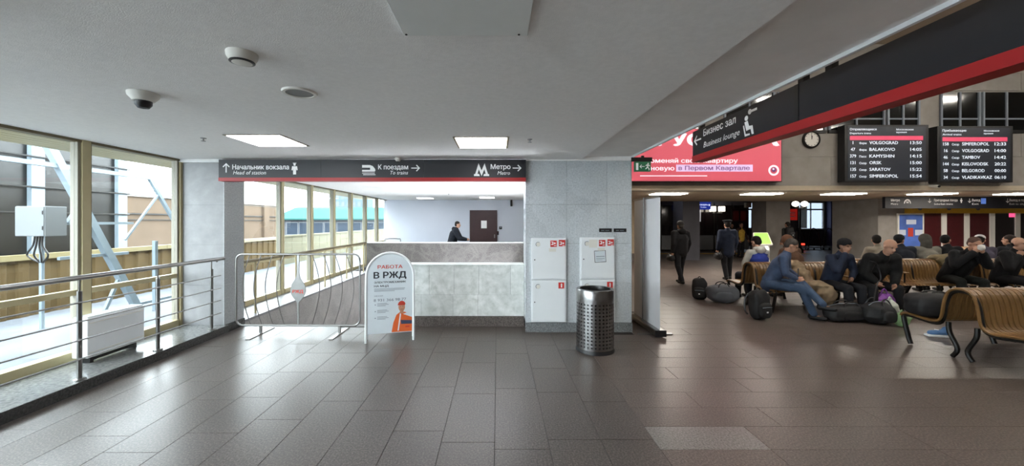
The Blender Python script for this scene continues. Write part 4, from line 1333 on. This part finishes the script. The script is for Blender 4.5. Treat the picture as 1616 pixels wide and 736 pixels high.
def street_lamp(px, pyt, Y, label, lit, square=False):
    z = lpz(pyt, Y)
    t = thing('street_lamp', label, 'lamp', (lpx(px, Y), Y, 0), 0, 'twin lamp posts of the rear hall')
    MB().lathe([(.16, 0), (.16, .1), (.08, .25), (.05, .5), (.04, z-.3), (.05, z-.25)], (0, 0, 0), 14).build('post', 'blackmetal', t, True)
    MB().tube([(-.26, 0, z-.22), (.26, 0, z-.22)], .025, 8).build('crossbar', 'blackmetal', t, True)
    for s in (-.24, .24):
        if square:
            g = MB().box(s-.13, -.1, z-.13, s+.13, .1, z+.13).build('lantern', 'globe' if lit else 'globe_off', t)
            for q_ in (-.13, .11): MB().box(s+q_, -.11, z-.15, s+q_+.02, -.1, z+.15).build('lantern_bar', 'blackmetal', g)
            MB().box(s-.16, -.12, z+.13, s+.16, .12, z+.16).build('lantern_cap', 'blackmetal', g)
        else:
            MB().ell((s, 0, z), (.16, .16, .14), n=18).build('globe', 'globe', t, True)
        MB().tube([(s, 0, z-.23), (s, 0, z-.1)], .02, 8).build('holder', 'blackmetal', t, True)
street_lamp(1262.5, 322, 20.2, 'black lamp post with two glowing round globes', True)
street_lamp(1187, 324, 20.5, 'black lamp post with two unlit square lanterns before the first rear window', False, True)
street_lamp(1373, 322, 20.2, 'black lamp post with unlit lanterns before the wide rear window', False, True)
street_lamp(1132, 330, 20.4, 'black lamp post with two glowing square lanterns', True, True)
M['redboard'] = emit('red_board', '#b3261f', 0.06)
t = thing('red_display_stand', 'bright red display board on a dark stand beside the stone column', 'display', (lpx(1247, 19), 19, 0))
MB().box(-.36, 0, 1.72, .36, .12, 2.28).build('board', 'redboard', t)
MB().box(-.3, .02, 0, .3, .14, 1.72).build('stand', 'hall_dark', t)
flat([rect(-.2, 2.1, .25, 2.13), rect(-.2, 2.02, .25, 2.05), rect(-.2, 1.9, .25, 1.93), disc(-.2, 1.9, .05, 12)], (0, -.001, 0), 'p_white', t, name='print')
M['greenscreen'] = emit('green_screen', '#8fcf5a', 0.1)
tm = thing('information_terminal', 'slanted information terminal with bright green screen', 'terminal', (lpx(1205, 13.2), 13.2, 0))
MB().add([(-.38, -.1, .86), (.25, -.1, .86), (.36, .3, 1.26), (-.16, .3, 1.26), (-.38, -.06, .82), (.25, -.06, .82), (.36, .34, 1.22), (-.16, .34, 1.22)],
         [(0, 1, 2, 3), (7, 6, 5, 4), (0, 4, 5, 1), (1, 5, 6, 2), (2, 6, 7, 3), (3, 7, 4, 0)]).build('slanted_top', 'offwhite', tm)
MB().add([(-.34, -.085, .882), (.22, -.085, .882), (.33, .28, 1.247), (-.14, .28, 1.247)], [(0, 1, 2, 3)]).build('screen', 'greenscreen', tm)
MB().box(-.12, .02, 0, .22, .22, .95).build('pedestal', 'offwhite', tm)
MB().box(.08, .0, .5, .14, .02, .78).build('lit_strip', 'lamp', tm)
MB().box(-.25, -.05, 0, .35, .3, .03).build('base', 'chrome', tm)
ty = struct('tactile_strip', MB().box(6.5, 19.4, 0, 16, 19.75, .006), 'yellow', label='yellow tactile strip across the rear hall floor')
M['tail'] = emit('red_tail_lamp', '#ff3a2a', .5)
for k in range(5):
    t = thing('luggage_trolley', 'dark luggage trolley below the rear windows, %s in the row' % ('first', 'second', 'third', 'fourth', 'last')[k], 'trolley', (17.5+k*.9, 22.5, 0), 0, 'luggage trolleys of the rear hall')
    MB().tube(spline([(0, 0, .0), (.1, 0, .95), (.3, 0, 1.25), (.6, 0, .95), (.75, 0, .0)], 4), .03, 6).build('frame', 'blackmetal', t, True)
    MB().box(.05, -.3, .12, .75, .3, .18).build('deck', 'skirt_grey', t)
    for xx in (.1, .65): MB().tube([(xx, -.3, .05), (xx, -.26, .05)], .05, 12).build('wheel', 'black', t, True)
    if k in (0, 3): MB().box(.2, -.34, .28, .42, -.30, .38).build('tail_lamp', 'tail', t)

# ================================================================ bent plywood benches
half = [(0, .862), (.07, .85), (.125, .80), (.16, .70), (.178, .58), (.195, .48), (.235, .428), (.32, .412), (.45, .425), (.58, .437), (.64, .425), (.665, .395)]
prof = [(-a, b) for a, b in reversed(half[1:])]+half
path = [Vector((0, a, b)) for a, b in prof]
path = spline(path, 2)
T, SWD = .018, .052
def slat_mesh():
    vs, fs = [], []
    k = len(path)
    for i, p in enumerate(path):
        d = (path[min(i+1, k-1)]-path[max(i-1, 0)]).normalized()
        nn = Vector((0, -d.z, d.y))
        for x, t in ((0, 0), (SWD, 0), (SWD, -T), (0, -T)):
            vs.append(p+nn*t+Vector((x, 0, 0)))
    for i in range(k-1):
        for j in range(4):
            q_ = (j+1) % 4
            fs.append((i*4+j, i*4+q_, (i+1)*4+q_, (i+1)*4+j))
    fs += [(3, 2, 1, 0), tuple((k-1)*4+j for j in range(4))]
    m = MB()
    m.add(vs, fs)
    return m.mesh('slat', 'wood')
SLAT = slat_mesh()
def edge_band():
    m = MB()
    m.tube([(0, p.y, p.z-.016) for p in path], .016, 6)
    return m.mesh('edge_frame', 'wood', True)
def leg_meshes():
    out = []
    for s in (-1, 1):
        m = MB()
        m.tube(spline([(0, s*.63, .40), (0, s*.655, .36), (0, s*.60, .12), (0, s*.565, .015)], 4), .026, 8)
        out.append(m.mesh('leg', 'blackmetal', True))
        m = MB()
        m.tube(spline([(0, s*.14, .42), (0, s*.13, .3), (0, s*.05, .12), (0, s*.10, .015)], 4), .024, 8)
        out.append(m.mesh('leg', 'blackmetal', True))
    return out
LEGS, EDGE = leg_meshes(), edge_band()
RAIL = MB().tube([(0, p.y, p.z-.045) for p in path[2:-2]], .022, 6).mesh('support_rail', 'blackmetal', True)
def bench(x, y, n, label, rz=0., arms=()):
    t = thing('bench', label, 'bench', (x, y, 0), rz, 'double sided bent plywood benches')
    L = n*.064
    for k in range(n): link('slat', SLAT, t, (k*.064+.006, 0, 0))
    for xx in (.03, L/2, L-.03):
        for lm in LEGS: link('leg', lm, t, (xx, 0, 0))
        link('support_rail', RAIL, t, (xx, 0, 0))
    for xx in (0, L): link('edge_frame', EDGE, t, (xx, 0, 0))
    for yy in (-.45, .45): MB().box(.02, yy-.02, .36, L-.02, yy+.02, .395).build('beam', 'blackmetal', t)
    for xx, s in arms:
        a = MB().cbox(xx, min(s*.2, s*.62), .62, xx+.07, max(s*.2, s*.62), .645, .006).build('armrest', 'wood', t)
        MB().tube([(xx+.035, s*.55, .42), (xx+.035, s*.55, .62)], .014, 8).build('armrest_post', 'blackmetal', a, True)
    return t
bench(5.50, 4.52, 36, 'nearest plywood bench, with a black bag on its far seat', .0, ((1.0, -1),))
bench(4.9, 7.42, 37, 'plywood bench with the man in a denim jacket', .03, ((1.5, -1),))
bench(7.5, 8.1, 36, 'plywood bench with a khaki jacket over its back', .0, ((.55, -1),))
bench(10.1, 8.1, 36, 'plywood bench at the right edge behind the man with a tissue', .0)
bench(12.7, 12.0, 36, 'farthest plywood bench in front of the kiosk', .0)

# ================================================================ people
def V(*a): return Vector(a)
def stand(h=1.70, stride=0., arms=(0., 0.), lean=0.):
    s = h/1.75
    J = dict(pelvis=V(0, 0, .95), chest=V(0, lean*.5, 1.27), neck=V(0, lean*.9, 1.47), head=V(0, lean*1.1+.02, 1.625),
             shR=V(.19, lean*.85, 1.41), shL=V(-.19, lean*.85, 1.41), elR=V(.245, lean*.6-.03+arms[0]*.5, 1.13), elL=V(-.245, lean*.6-.03+arms[1]*.5, 1.13),
             wrR=V(.25, lean*.6+.06+arms[0], .89), wrL=V(-.25, lean*.6+.06+arms[1], .89),
             hiR=V(.095, 0, .91), hiL=V(-.095, 0, .91), knR=V(.10, .02+stride*.45, .50), knL=V(-.10, .02-stride*.2, .50),
             anR=V(.105, stride*.8-.02, .085), anL=V(-.105, -stride*.9-.02, .085+abs(stride)*.12))
    for k in J: J[k] = J[k]*s
    J['hs'] = h/1.75
    return J
def sit(lean=.08, z=.43, knee=.44, feet=.02, spread=.13, hand=None, **kw):
    zp = z+.11
    J = dict(pelvis=V(0, 0, zp), chest=V(0, lean, zp+.33), neck=V(0, lean*1.7, zp+.53), head=V(0, lean*2.1+.02, zp+.68),
             shR=V(.19, lean*1.55, zp+.47), shL=V(-.19, lean*1.55, zp+.47), elR=V(.25, lean+.10, zp+.22), elL=V(-.25, lean+.10, zp+.22),
             wrR=V(.12, .33, zp+.14), wrL=V(-.12, .33, zp+.14),
             hiR=V(.1, .02, zp-.02), hiL=V(-.1, .02, zp-.02), knR=V(spread, knee, z+.07), knL=V(-spread, knee, z+.07),
             anR=V(spread, knee+feet, .085), anL=V(-spread, knee+feet, .085))
    J['hs'] = 1.
    for k, v in kw.items(): J[k] = V(*v)
    return J

SKIN = ('#b58a72', '#a97c66', '#c09680', '#8f6a56')
cloth_cache = {}
def cloth(c, rough=.85):
    if c not in cloth_cache:
        cloth_cache[c] = plain('cloth_'+c.strip('#'), c, rough, vary=.18, scale=9, bump=.35, bscale=22, spec=.3)
    return cloth_cache[c]

def person(label, loc, rz, J, top='#1b1b1e', legs='#17181c', shoes='#121212', skin=0, hair='#1d1815', vest=None, puffy=1., voxel=.016,
           yaw=0., pitch=0., hat=None, hood=None, bald=False, group=None, skirt_len=.0, glove=None, grip=.5):
    t = thing('person', label, 'person', loc, rz, group)
    sk = plain('skin_%d' % len(bpy.data.materials), SKIN[skin], .55, vary=.06, scale=20)
    hs = J['hs']
    X = V(1, 0, 0)
    side = (J['shR']-J['shL']).normalized()
    H = Matrix.Translation(J['head']) @ Euler((-pitch, 0, yaw)).to_matrix().to_4x4()
    H3 = H.to_3x3()
    def hp(x, y, z): return H @ (V(x, y, z)*hs)
    # body: one continuous surface from crown to ankles
    b = MB()
    b.ell(hp(0, -.012, .03), (.076*hs, .095*hs, .093*hs), H3, 18)
    b.ell(hp(0, .022, -.045), (.06*hs, .07*hs, .075*hs), H3, 16)
    b.ell(hp(0, .06, -.085), (.032*hs, .028*hs, .028*hs), H3, 10)
    b.capsule(hp(0, .088, .012), hp(0, .105, -.022), .009*hs, .016*hs, 8)
    for s in (-1, 1):
        b.ell(hp(s*.077, -.005, -.01), (.012*hs, .024*hs, .034*hs), H3, 10)
        b.ell(hp(s*.03, .077, .03), (.026*hs, .016*hs, .009*hs), H3, 8)
    b.capsule(J['neck']-V(0, 0, .05), hp(0, -.015, -.06), .055*hs, .05*hs)
    b.capsule(J['pelvis'], J['chest'], .105, .11, 14, side, 1.25)
    b.capsule(J['chest'], J['chest'].lerp(J['neck'], .5), .095, .06, 14, side, 1.25)
    for s in 'RL':
        b.capsule(J['sh'+s], J['el'+s], .05, .041)
        b.capsule(J['el'+s], J['wr'+s], .04, .029)
        b.capsule(J['hi'+s], J['kn'+s], .08, .055)
        b.capsule(J['kn'+s], J['an'+s], .052, .036)
        b.capsule(J['chest'].lerp(J['neck'], .45), J['sh'+s], .045, .04)
        # hand: palm, four fingers with a knuckle bend, thumb off the side
        w, e = J['wr'+s], J['el'+s]
        d = (w-e).normalized()
        inward = (V(0, 0, 0)+(J['chest']-w))
        inward = (inward-d*inward.dot(d)).normalized()
        across = d.cross(inward).normalized()
        palm = w+d*.05
        b.capsule(w, palm+d*.025, .027, .034, 10, across, 1.25)
        for k, ln in enumerate((.066, .076, .071, .055)):
            r0 = palm+d*.035+across*(.03-.02*k)*(1 if s == 'R' else -1)
            mid = r0+d*ln*.55+inward*ln*.25*grip
            tip = mid+d*ln*.5*(1-grip*.6)+inward*ln*.55*grip
            b.capsule(r0, mid, .0095, .009, 7)
            b.capsule(mid, tip, .009, .0075, 7)
        th0 = w+d*.03+across*.028*(1 if s == 'R' else -1)
        th1 = th0+d*.035+across*.022*(1 if s == 'R' else -1)+inward*.012
        b.capsule(th0, th1, .012, .011, 7)
        b.capsule(th1, th1+d*.026+inward*.015, .0105, .009, 7)
        a = J['an'+s]
        kd = (J['kn'+s]-J['hi'+s])
        fd = V(kd.x*.3, max(.3, abs(kd.y)), 0).normalized() if J.get('foot') is None else J['foot']
        b.capsule(a-V(0, 0, .03), a+fd*.12-V(0, 0, .045), .035, .03)
    remesh(b, 'body', sk, t, min(voxel, .012), 2)
    hd = t.children[-1]
    for s in (-1, 1):
        MB().ell(hp(s*.03, .077, .012), (.012*hs, .008*hs, .007*hs), H3, 8).build('eye', 'black', t, True)
    M.setdefault('lip', plain('lip', '#7d4a42', .5))
    MB().ell(hp(0, .089, -.058), (.023*hs, .008*hs, .006*hs), H3, 10).build('mouth', 'lip', t, True)
    # trousers, shoes
    q = MB()
    q.capsule(J['pelvis']+V(0, 0, .0), J['pelvis']+V(0, 0, .05), .125, .125, 14, side, 1.25)
    for s in 'RL':
        q.capsule(J['hi'+s], J['kn'+s], .098, .074)
        q.capsule(J['kn'+s], J['an'+s]+V(0, 0, .01), .072, .058)
    remesh(q, 'trousers', cloth(legs), t, voxel)
    for s in 'RL':
        a = J['an'+s]
        kd = (J['kn'+s]-J['hi'+s])
        fd = V(kd.x*.3, max(.3, abs(kd.y)), 0).normalized() if J.get('foot') is None else J['foot']
        z0 = a.z-.085
        q = MB()
        q.capsule(a+V(0, 0, -.02)-fd*.03, a+V(0, 0, -.03), .048, .046)
        q.capsule(V(a.x, a.y, z0+.042)-fd*.04, V(a.x, a.y, z0+.036)+fd*.15, .042, .036, 12, fd.cross(V(0, 0, 1)), 1.1)
        remesh(q, 'shoe', cloth(shoes, .5), t, voxel)
    # jacket
    def torso(q, k, sr=.074):
        q.capsule(J['pelvis']+(J['pelvis']-J['chest'])*(.15+skirt_len), J['chest'], .128*k, .135*k, 16, side, 1.28)
        q.capsule(J['chest'], J['chest'].lerp(J['neck'], .72), .135*k, .085, 16, side, 1.45)
        q.capsule(J['neck']-V(0, 0, .06), J['neck']+(J['head']-J['neck'])*.12, .078, .068, 12)
        for s in 'RL': q.capsule(J['chest'].lerp(J['neck'], .55), J['sh'+s]*(1. if sr > .07 else .98), .085, sr*k)
    def sleeves(q, k):
        for s in 'RL':
            q.capsule(J['sh'+s], J['el'+s], .073*k, .062*k)
            q.capsule(J['el'+s], J['wr'+s]-(J['wr'+s]-J['el'+s]).normalized()*.01, .06*k, .046*k)
    if vest:
        q = MB(); torso(q, .93); sleeves(q, .95)
        remesh(q, 'shirt', cloth(top), t, voxel)
        q = MB(); torso(q, 1.06*puffy, .058)
        remesh(q, 'vest', cloth(vest), t, voxel)
    else:
        q = MB(); torso(q, puffy); sleeves(q, puffy)
        remesh(q, 'jacket', cloth(top), t, voxel)
    if hood:      # a hood lying on the back, or pulled over the head
        q = MB()
        if hood[1] == 'up':
            q.ell(hp(0, -.03, .025), (.105*hs, .115*hs, .125*hs), H3, 16)
            q.capsule(hp(0, -.03, -.06), J['neck'], .095, .1)
        else:
            bk = (J['neck']-J['chest']).normalized()
            q.ell(J['neck']+V(0, -.09, .0), (.12, .07, .08), None, 14)
            q.ell(J['neck']+V(0, -.02, .02), (.1, .1, .05), None, 14)
        remesh(q, 'hood', cloth(hood[0]), t, voxel)
    if not bald and not (hood and hood[1] == 'up'):
        q = MB()
        q.ell(hp(0, -.022, .045), (.083*hs, .098*hs, .088*hs), H3, 18)
        q.ell(hp(0, -.055, -.005), (.078*hs, .062*hs, .075*hs), H3, 14)
        remesh(q, 'hair', cloth(hair), t, voxel)
    elif bald == 'fringe':
        q = MB()
        q.ell(hp(0, -.05, -.015), (.083*hs, .06*hs, .045*hs), H3, 14)
        remesh(q, 'hair', cloth(hair), t, voxel)
    if hat:
        kind, c = hat
        if kind == 'knit':
            q = MB()
            q.ell(hp(0, -.015, .06), (.093*hs, .108*hs, .085*hs), H3, 18)
            q.ell(hp(0, -.02, .035), (.094*hs, .108*hs, .035*hs), H3, 18)
            remesh(q, 'knit_cap', cloth(c), t, voxel)
        elif kind == 'peaked':
            P = MB().lathe([(.09, .055), (.092, .085), (.125, .12), (.12, .135), (.05, .145), (0, .145)], (0, 0, 0), 24, None)
            P.v = [tuple(H @ (V(x, y-.01, z)*hs)) for x, y, z in P.v]
            cp = P.build('peaked_cap', cloth(c), t, True)
            Bm = MB().ell((0, .1, .058), (.075, .05, .008), None, 14)
            Bm.v = [tuple(H @ (V(*p)*hs)) for p in Bm.v]
            Bm.build('brim', 'black', cp, True)
        else:      # baseball cap
            q = MB()
            q.ell(hp(0, -.012, .06), (.09*hs, .104*hs, .075*hs), H3, 18)
            cp = remesh(q, 'cap', cloth(c), t, voxel)
            Bm = MB().ell((0, .12, .055), (.07, .06, .008), None, 14)
            Bm.v = [tuple(H @ (V(*p)*hs)) for p in Bm.v]
            Bm.build('brim', cloth(c), cp, True)
    return t

# standing and walking
p1x, p1y = lpx(1074, 10.1), 10.1
person('person in black hooded jacket walking away beside the banner', (p1x, p1y, 0), .12, stand(1.66, .24, (.05, -.08)), '#17171a', '#15161a', hair='#4a4744', hood=('#141416', 'back'), puffy=1.15, hat=('knit', '#3c3b3c'))
person('person in long navy coat and peaked cap walking away', (lpx(1148, 10.75), 10.75, 0), -.1, stand(1.68, .16, (.06, .0)), '#1c2435', '#141519', skirt_len=.35, puffy=1.08, hat=('peaked', '#14161d'))
person('person in yellow vest over dark clothes facing the hall', (lpx(1169, 17.6), 17.6, 0), PI+.2, stand(1.6, 0, (.1, .12)), '#2a1714', '#15151a', vest='#c9a545', skin=1, voxel=.02)
person('person in dark clothes standing partly hidden by the navy coat', (lpx(1155, 18.3), 18.3, 0), PI-.4, stand(1.55), '#26241f', '#1b1a1a', voxel=.02, skin=1)
person('person in dark jacket with backpack standing by the red board', (lpx(1243, 15.4), 15.4, 0), .2, stand(1.64, .05), '#20221f', '#16171a', puffy=1.1, skin=1, voxel=.018)
person('person in black top and white trousers near the rear window', (lpx(1369, 19.3), 19.3, 0), PI/2, stand(1.62, .08), '#131316', '#a9a59e', voxel=.02)
Jp = stand(1.66, 0, (.1, .1), .18)
for k, v in (('elR', (.26, .28, 1.07)), ('elL', (-.26, .28, 1.07)), ('wrR', (.12, .5, 1.03)), ('wrL', (-.1, .5, 1.03))): Jp[k] = V(*v)
person('person in dark hooded jacket leaning by the far parapet', (lpx(713, 13.2), 13.2, 0), -PI/2, Jp, '#1f232c', '#1a1b20', puffy=1.25, hood=('#23272f', 'back'), pitch=.15, voxel=.016, skin=2)

# seated on the denim man's bench
person('seated person in blue vest with white sleeves, back turned', (5.42, 7.82, 0), .15, sit(.05, wrR=(.1, .3, .62), wrL=(-.1, .3, .62)), '#b9bbb6', '#1d2029', vest='#27398a', hair='#1c1512', pitch=.35, hood=('#c6c6c0', 'back'), skin=2)
Jd = sit(.14, feet=.12, wrR=(.10, .38, .66), wrL=(-.06, .40, .66), knR=(.16, .46, .50), anR=(.2, .62, .085), knL=(.02, .46, .56), anL=(.42, .74, .30))
person('seated person in denim jacket and jeans looking at a phone', (4.98, 6.95, 0), PI+.85, Jd, '#46546f', '#3c4c63', hair='#4b443f', pitch=.55, yaw=.1, skin=0, shoes='#101012')
Jb = sit(.1, wrR=(.1, .42, .62), wrL=(-.1, .42, .60))
person('seated person in brown hooded coat on the far side of the denim bench', (6.28, 7.95, 0), .3, Jb, '#5a4030', '#6d5b48', hood=('#6a4b38', 'up'), pitch=.4, puffy=1.2)
Jn = sit(.12, wrR=(.08, .35, 1.09), elR=(.24, .34, .80), wrL=(-.08, .32, .66))
person('seated person in navy jacket holding a hand to the face', (6.08, 6.96, 0), PI+.12, Jn, '#20283a', '#1c1d22', hat=('knit', '#17171b'), skin=3, pitch=.15)
Jbm = sit(.24, spread=.2, wrR=(.14, .40, .63), wrL=(-.16, .42, .6), z=.44)
person('large seated bald person in black jacket leaning forward', (6.66, 6.92, 0), PI-.1, Jbm, '#161616', '#141416', bald=True, pitch=.45, puffy=1.35, skin=0)
Jt = sit(.22, spread=.17, wrR=(.07, .55, 1.07), elR=(.25, .42, .82), wrL=(-.07, .55, 1.06), elL=(-.25, .42, .82), z=.44)
tis = person('seated person in black jacket pressing a tissue to the face', (9.1, 7.62, 0), PI-.25, Jt, '#131416', '#141815', hair='#57423a', pitch=.35, puffy=1.25, skin=0, grip=.9)
person('seated balding person in black coat at the right edge facing the hall', (10.12, 7.62, 0), PI+.1, sit(.1, wrR=(.06, .26, .98), elR=(.25, .25, .75)), '#121214', '#121214', bald='fringe', puffy=1.2, skin=0, pitch=.1)
# far side of the row, backs turned
FAR = 8.5
for px, Y, top, extra, label in (
        (1391, 8.62, '#8b8376', dict(hair='#191513', yaw=-.5), 'seated person with dark hair and beige coat behind the bald person'),
        (1428, 8.62, '#1c2029', dict(hat=('knit', '#161a1c'), yaw=-1.1, puffy=1.2), 'seated person in dark knit cap before the blue poster'),
        (1468, 8.6, '#7a776d', dict(hood=('#4a4842', 'up'), pitch=.5, puffy=1.1), 'seated person in grey coat with a dark hood up'),
        (1502, 8.64, '#101114', dict(hair='#0d0c0c', yaw=-1.0, puffy=1.15), 'seated person with black hair and black jacket before the maroon kiosk'),
        (1557, 8.6, '#4a4654', dict(hat=('cap', '#c9c4c8'), yaw=-.8, pitch=.2), 'seated person wearing a white cap'),
        (1603, 8.64, '#17191f', dict(hair='#2a211d', yaw=.4), 'seated person in dark coat behind the white cap')):
    person(label, (lpx(px, Y), Y, 0), -.2, sit(.06), top, '#17171a', voxel=.018, skin=0, **extra)

# ================================================================ bags and other belongings
def pts_loc(m, loc): m.v = [tuple(Vector(p)+Vector(loc)) for p in m.v]; return m
M['bagblack'] = plain('bag_black', '#141416', .7, vary=.25, scale=7, bump=.35, bscale=18)
M['baggrey'] = plain('bag_grey', '#54575d', .75, vary=.15, scale=6, bump=.35, bscale=16)
def backpack(label, loc, rz, s=1., mat='bagblack', lean=0.):
    t = thing('backpack', label, 'backpack', loc, rz, 'backpacks on the floor')
    q = MB().ell((0, 0, .225*s), (.15*s, .10*s, .225*s), None, 20, .62, .12, loc[0])
    remesh(q, 'main_compartment', mat, t, .014)
    q = MB().ell((0, -.095*s, .15*s), (.115*s, .05*s, .12*s), None, 16, .6, .1, loc[1])
    pk = remesh(q, 'front_pocket', mat, t, .014)
    MB().tube([(-.09*s, -.14*s, .2*s), (0, -.148*s, .205*s), (.09*s, -.14*s, .2*s)], .004, 5).build('zip', 'inkgrey', pk)
    MB().tube(spline([(-.04*s, .02, .43*s), (0, .02, .475*s), (.04*s, .02, .43*s)], 4), .01, 6).build('handle', 'black', t, True)
    for sx in (-1, 1):
        MB().tube(spline([(sx*.06*s, .09*s, .4*s), (sx*.1*s, .15*s, .3*s), (sx*.12*s, .14*s, .12*s), (sx*.12*s, .09*s, .06*s)], 4), .014, 6).build('strap', 'black', t, True)
    MB().box(-.02*s, -.148*s, .12*s, .01*s, -.14*s, .14*s).build('logo_tag', 'ink', pk)
    return t
backpack('black backpack standing nearest the banner', (lpx(1104, 8.1), 8.1, 0), -.5, 1.0)
backpack('black backpack standing in front of the denim bench end', (lpx(1198, 6.45), 6.45, 0), .25, 1.1)
bpk = backpack('dark backpack worn by the person at the red board', (lpx(1240, 15.4), 15.4-.2, .98), .2, 1.05)
bpk['group'] = 'worn backpack'
def duffel(label, loc, rz, l, r, mat, extra=True, e=.7):
    t = thing('duffel_bag', label, 'bag', loc, rz, 'travel bags')
    q = MB().ell((0, 0, r*.92), (l/2, r, r*.92), None, 22, e, .14, loc[0])
    bd = remesh(q, 'body', mat, t, .015)
    for sy_ in (-1, 1):
        MB().tube(spline([(-l*.2, sy_*r*.8, r*1.2), (-l*.12, sy_*r*.5, r*2.0), (l*.12, sy_*r*.5, r*2.02), (l*.2, sy_*r*.8, r*1.2)], 5), .011, 6).build('handle', 'black', t, True)
    MB().tube([(-l*.42, 0, r*1.62), (-l*.2, 0, r*1.84), (0, 0, r*1.88), (l*.2, 0, r*1.84), (l*.42, 0, r*1.62)], .006, 6).build('zip', 'inkgrey', bd)
    q = MB().ell((0, -r*.85, r*.75), (l*.28, r*.22, r*.5), None, 14, .6)
    remesh(q, 'side_pocket', mat, t, .015)
    return t
duffel('grey duffel bag on the floor between two black backpacks', (lpx(1142, 7.75), 7.8, 0), -.25, .58, .19, 'baggrey')
duffel('long black duffel bag on the floor below the tan coat', (lpx(1316, 6.55), 6.32, 0), .05, .74, .155, 'bagblack')
bk3 = duffel('round black bag on the floor before the bald person', (lpx(1381, 6.2), 6.15, 0), .2, .46, .19, 'bagblack', e=.85)
MB().tube(spline([(-.1, 0, .3), (.05, .05, .62), (.18, .08, .72), (.12, .1, .95), (.0, .12, 1.0)], 5), .009, 6).build('shoulder_strap', 'black', bk3, True)
duffel('black bag hanging from the hand of the walking person', (p1x-.26, p1y, .60), 1.4, .3, .09, 'bagblack')
duffel('dark bag in the hand of the navy coat person', (lpx(1134, 10.8)-.02, 10.78, .58), 1.3, .34, .10, 'bagblack')
nb = thing('gym_bag', 'black sports bag with white emblem on the nearest bench', 'bag', (5.72, 4.98, .425), .02)
q = MB().ell((0, 0, .14), (.32, .17, .15), None, 22, .55, .1, 3)
bd = remesh(q, 'body', 'bagblack', nb, .013)
cat_shape = [(-.5, -.1), (-.3, .0), (-.1, .02), (.1, .12), (.3, .2), (.5, .3), (.42, .14), (.28, .06), (.3, -.1), (.18, -.02), (.0, -.08), (-.2, -.12), (-.32, -.25), (-.3, -.1)]
flat([cat_shape], (.05, -.176, .10), 'ink', bd, s=.09, depth=.004, name='white_emblem')
for sy_ in (-1, 1):
    MB().tube(spline([(-.12, sy_*.14, .2), (-.08, sy_*.05, .3), (.08, sy_*.05, .3), (.12, sy_*.14, .2)], 5), .011, 6).build('handle', 'black', nb, True)
MB().tube([(-.27, -.02, .22), (0, -.02, .283), (.27, -.02, .22)], .005, 6).build('zip', 'inkgrey', nb)
def soft(name, label, cat, loc, blobs, mat, seed, group=None, knot=None):
    t = thing(name, label, cat, loc, 0, group)
    q = MB()
    for k, (c, r) in enumerate(blobs): q.ell(c, r, None, 18, .9, .35, seed+k)
    remesh(q, 'body', mat, t, .014, 2)
    if knot: MB().tube(spline(knot, 4), .012, 6).build('handle', mat, t, True)
    return t
M['plastic_white'] = plain('plastic_white', '#b9bfb6', .35, vary=.2, scale=8)
M['plastic_green'] = plain('plastic_green', '#6f8a5e', .4, vary=.25, scale=8)
M['purple_bag'] = plain('purple_fabric', '#7a3f8f', .6, vary=.25, scale=12)
soft('plastic_bag', 'white plastic carrier bag on the floor beside the round black bag', 'bag', (lpx(1411, 6.25), 6.3, 0), [((0, 0, .17), (.12, .1, .18))], 'plastic_white', 4, None, [(-.05, 0, .3), (-.02, 0, .4), (.04, 0, .3)])
soft('plastic_bag', 'green plastic bag on the floor beside the round black bag', 'bag', (lpx(1423, 6.0), 6.0, 0), [((0, 0, .1), (.11, .09, .11))], 'plastic_green', 8, None, [(-.04, 0, .18), (0, 0, .25), (.04, 0, .18)])
soft('purple_bag', 'purple patterned bag at the feet of the bald person', 'bag', (lpx(1400, 6.45), 6.5, 0), [((0, 0, .2), (.16, .1, .22))], 'purple_bag', 11, None, [(-.08, 0, .38), (0, 0, .5), (.08, 0, .38)])
# clothes lying over bench and knees
M['tan_cloth'] = cloth('#8a7860')
ct = soft('draped_coat', 'tan coat hanging over the bench beside the navy jacket person', 'coat', (5.62, 6.75, 0),
          [((-.02, .45, .80), (.17, .16, .12)), ((.0, .30, .62), (.18, .15, .16)), ((.06, .05, .50), (.19, .2, .10)), ((.1, -.12, .34), (.18, .07, .18)), ((.12, .0, .45), (.16, .14, .12))], 'tan_cloth', 21)
M['khaki'] = cloth('#6e6248')
soft('khaki_jacket', 'khaki jacket thrown over the bench back', 'jacket', (lpx(1497, 8.1), 8.1, .78), [((0, 0, .09), (.42, .2, .09)), ((-.2, -.12, .02), (.2, .1, .12)), ((.2, .02, .13), (.24, .15, .07))], 'khaki', 31)
M['floral'] = plain('floral_cloth', '#9a9190', .8, vary=.6, scale=26)
soft('patterned_scarf', 'white and dark patterned cloth over the bench beside the denim person', 'scarf', (5.38, 7.22, .66), [((0, 0, .12), (.1, .12, .16)), ((.0, -.1, .0), (.1, .07, .18))], 'floral', 41)
M['paper'] = plain('tissue_paper', '#d8d6d2', .8)
soft('tissue', 'crumpled white tissue held to the face', 'tissue', (9.1-.15, 7.03, 1.17), [((0, 0, 0), (.06, .04, .055))], 'paper', 51)
ph = thing('smartphone', 'black phone held by the denim jacket person', 'phone', (5.27, 6.66, .68), .85)
MB().cbox(-.036, -.006, 0, .036, .006, .15, .003).build('case', 'black', ph)
MB().box(-.032, .006, .006, .032, .008, .144).build('screen', 'screen', ph)
sh = thing('sneaker', 'white soled blue sneaker under the nearest bench', 'shoe', (lpx(1482, 5.45), 5.45, 0), 1.35)
q = MB().capsule((0, -.09, .065), (0, .1, .05), .045, .038, 12).ell((0, -.08, .1), (.04, .05, .05))
remesh(q, 'upper', cloth('#4e6f96'), sh, .012)
MB().cbox(-.05, -.15, 0, .05, .15, .032, .012).build('sole', 'ink', sh)
MB().tube([(-.02, .02, .1), (.02, .04, .098)], .004, 5).build('lace', 'ink', sh)

bpy.data.scenes.remove(TMP)
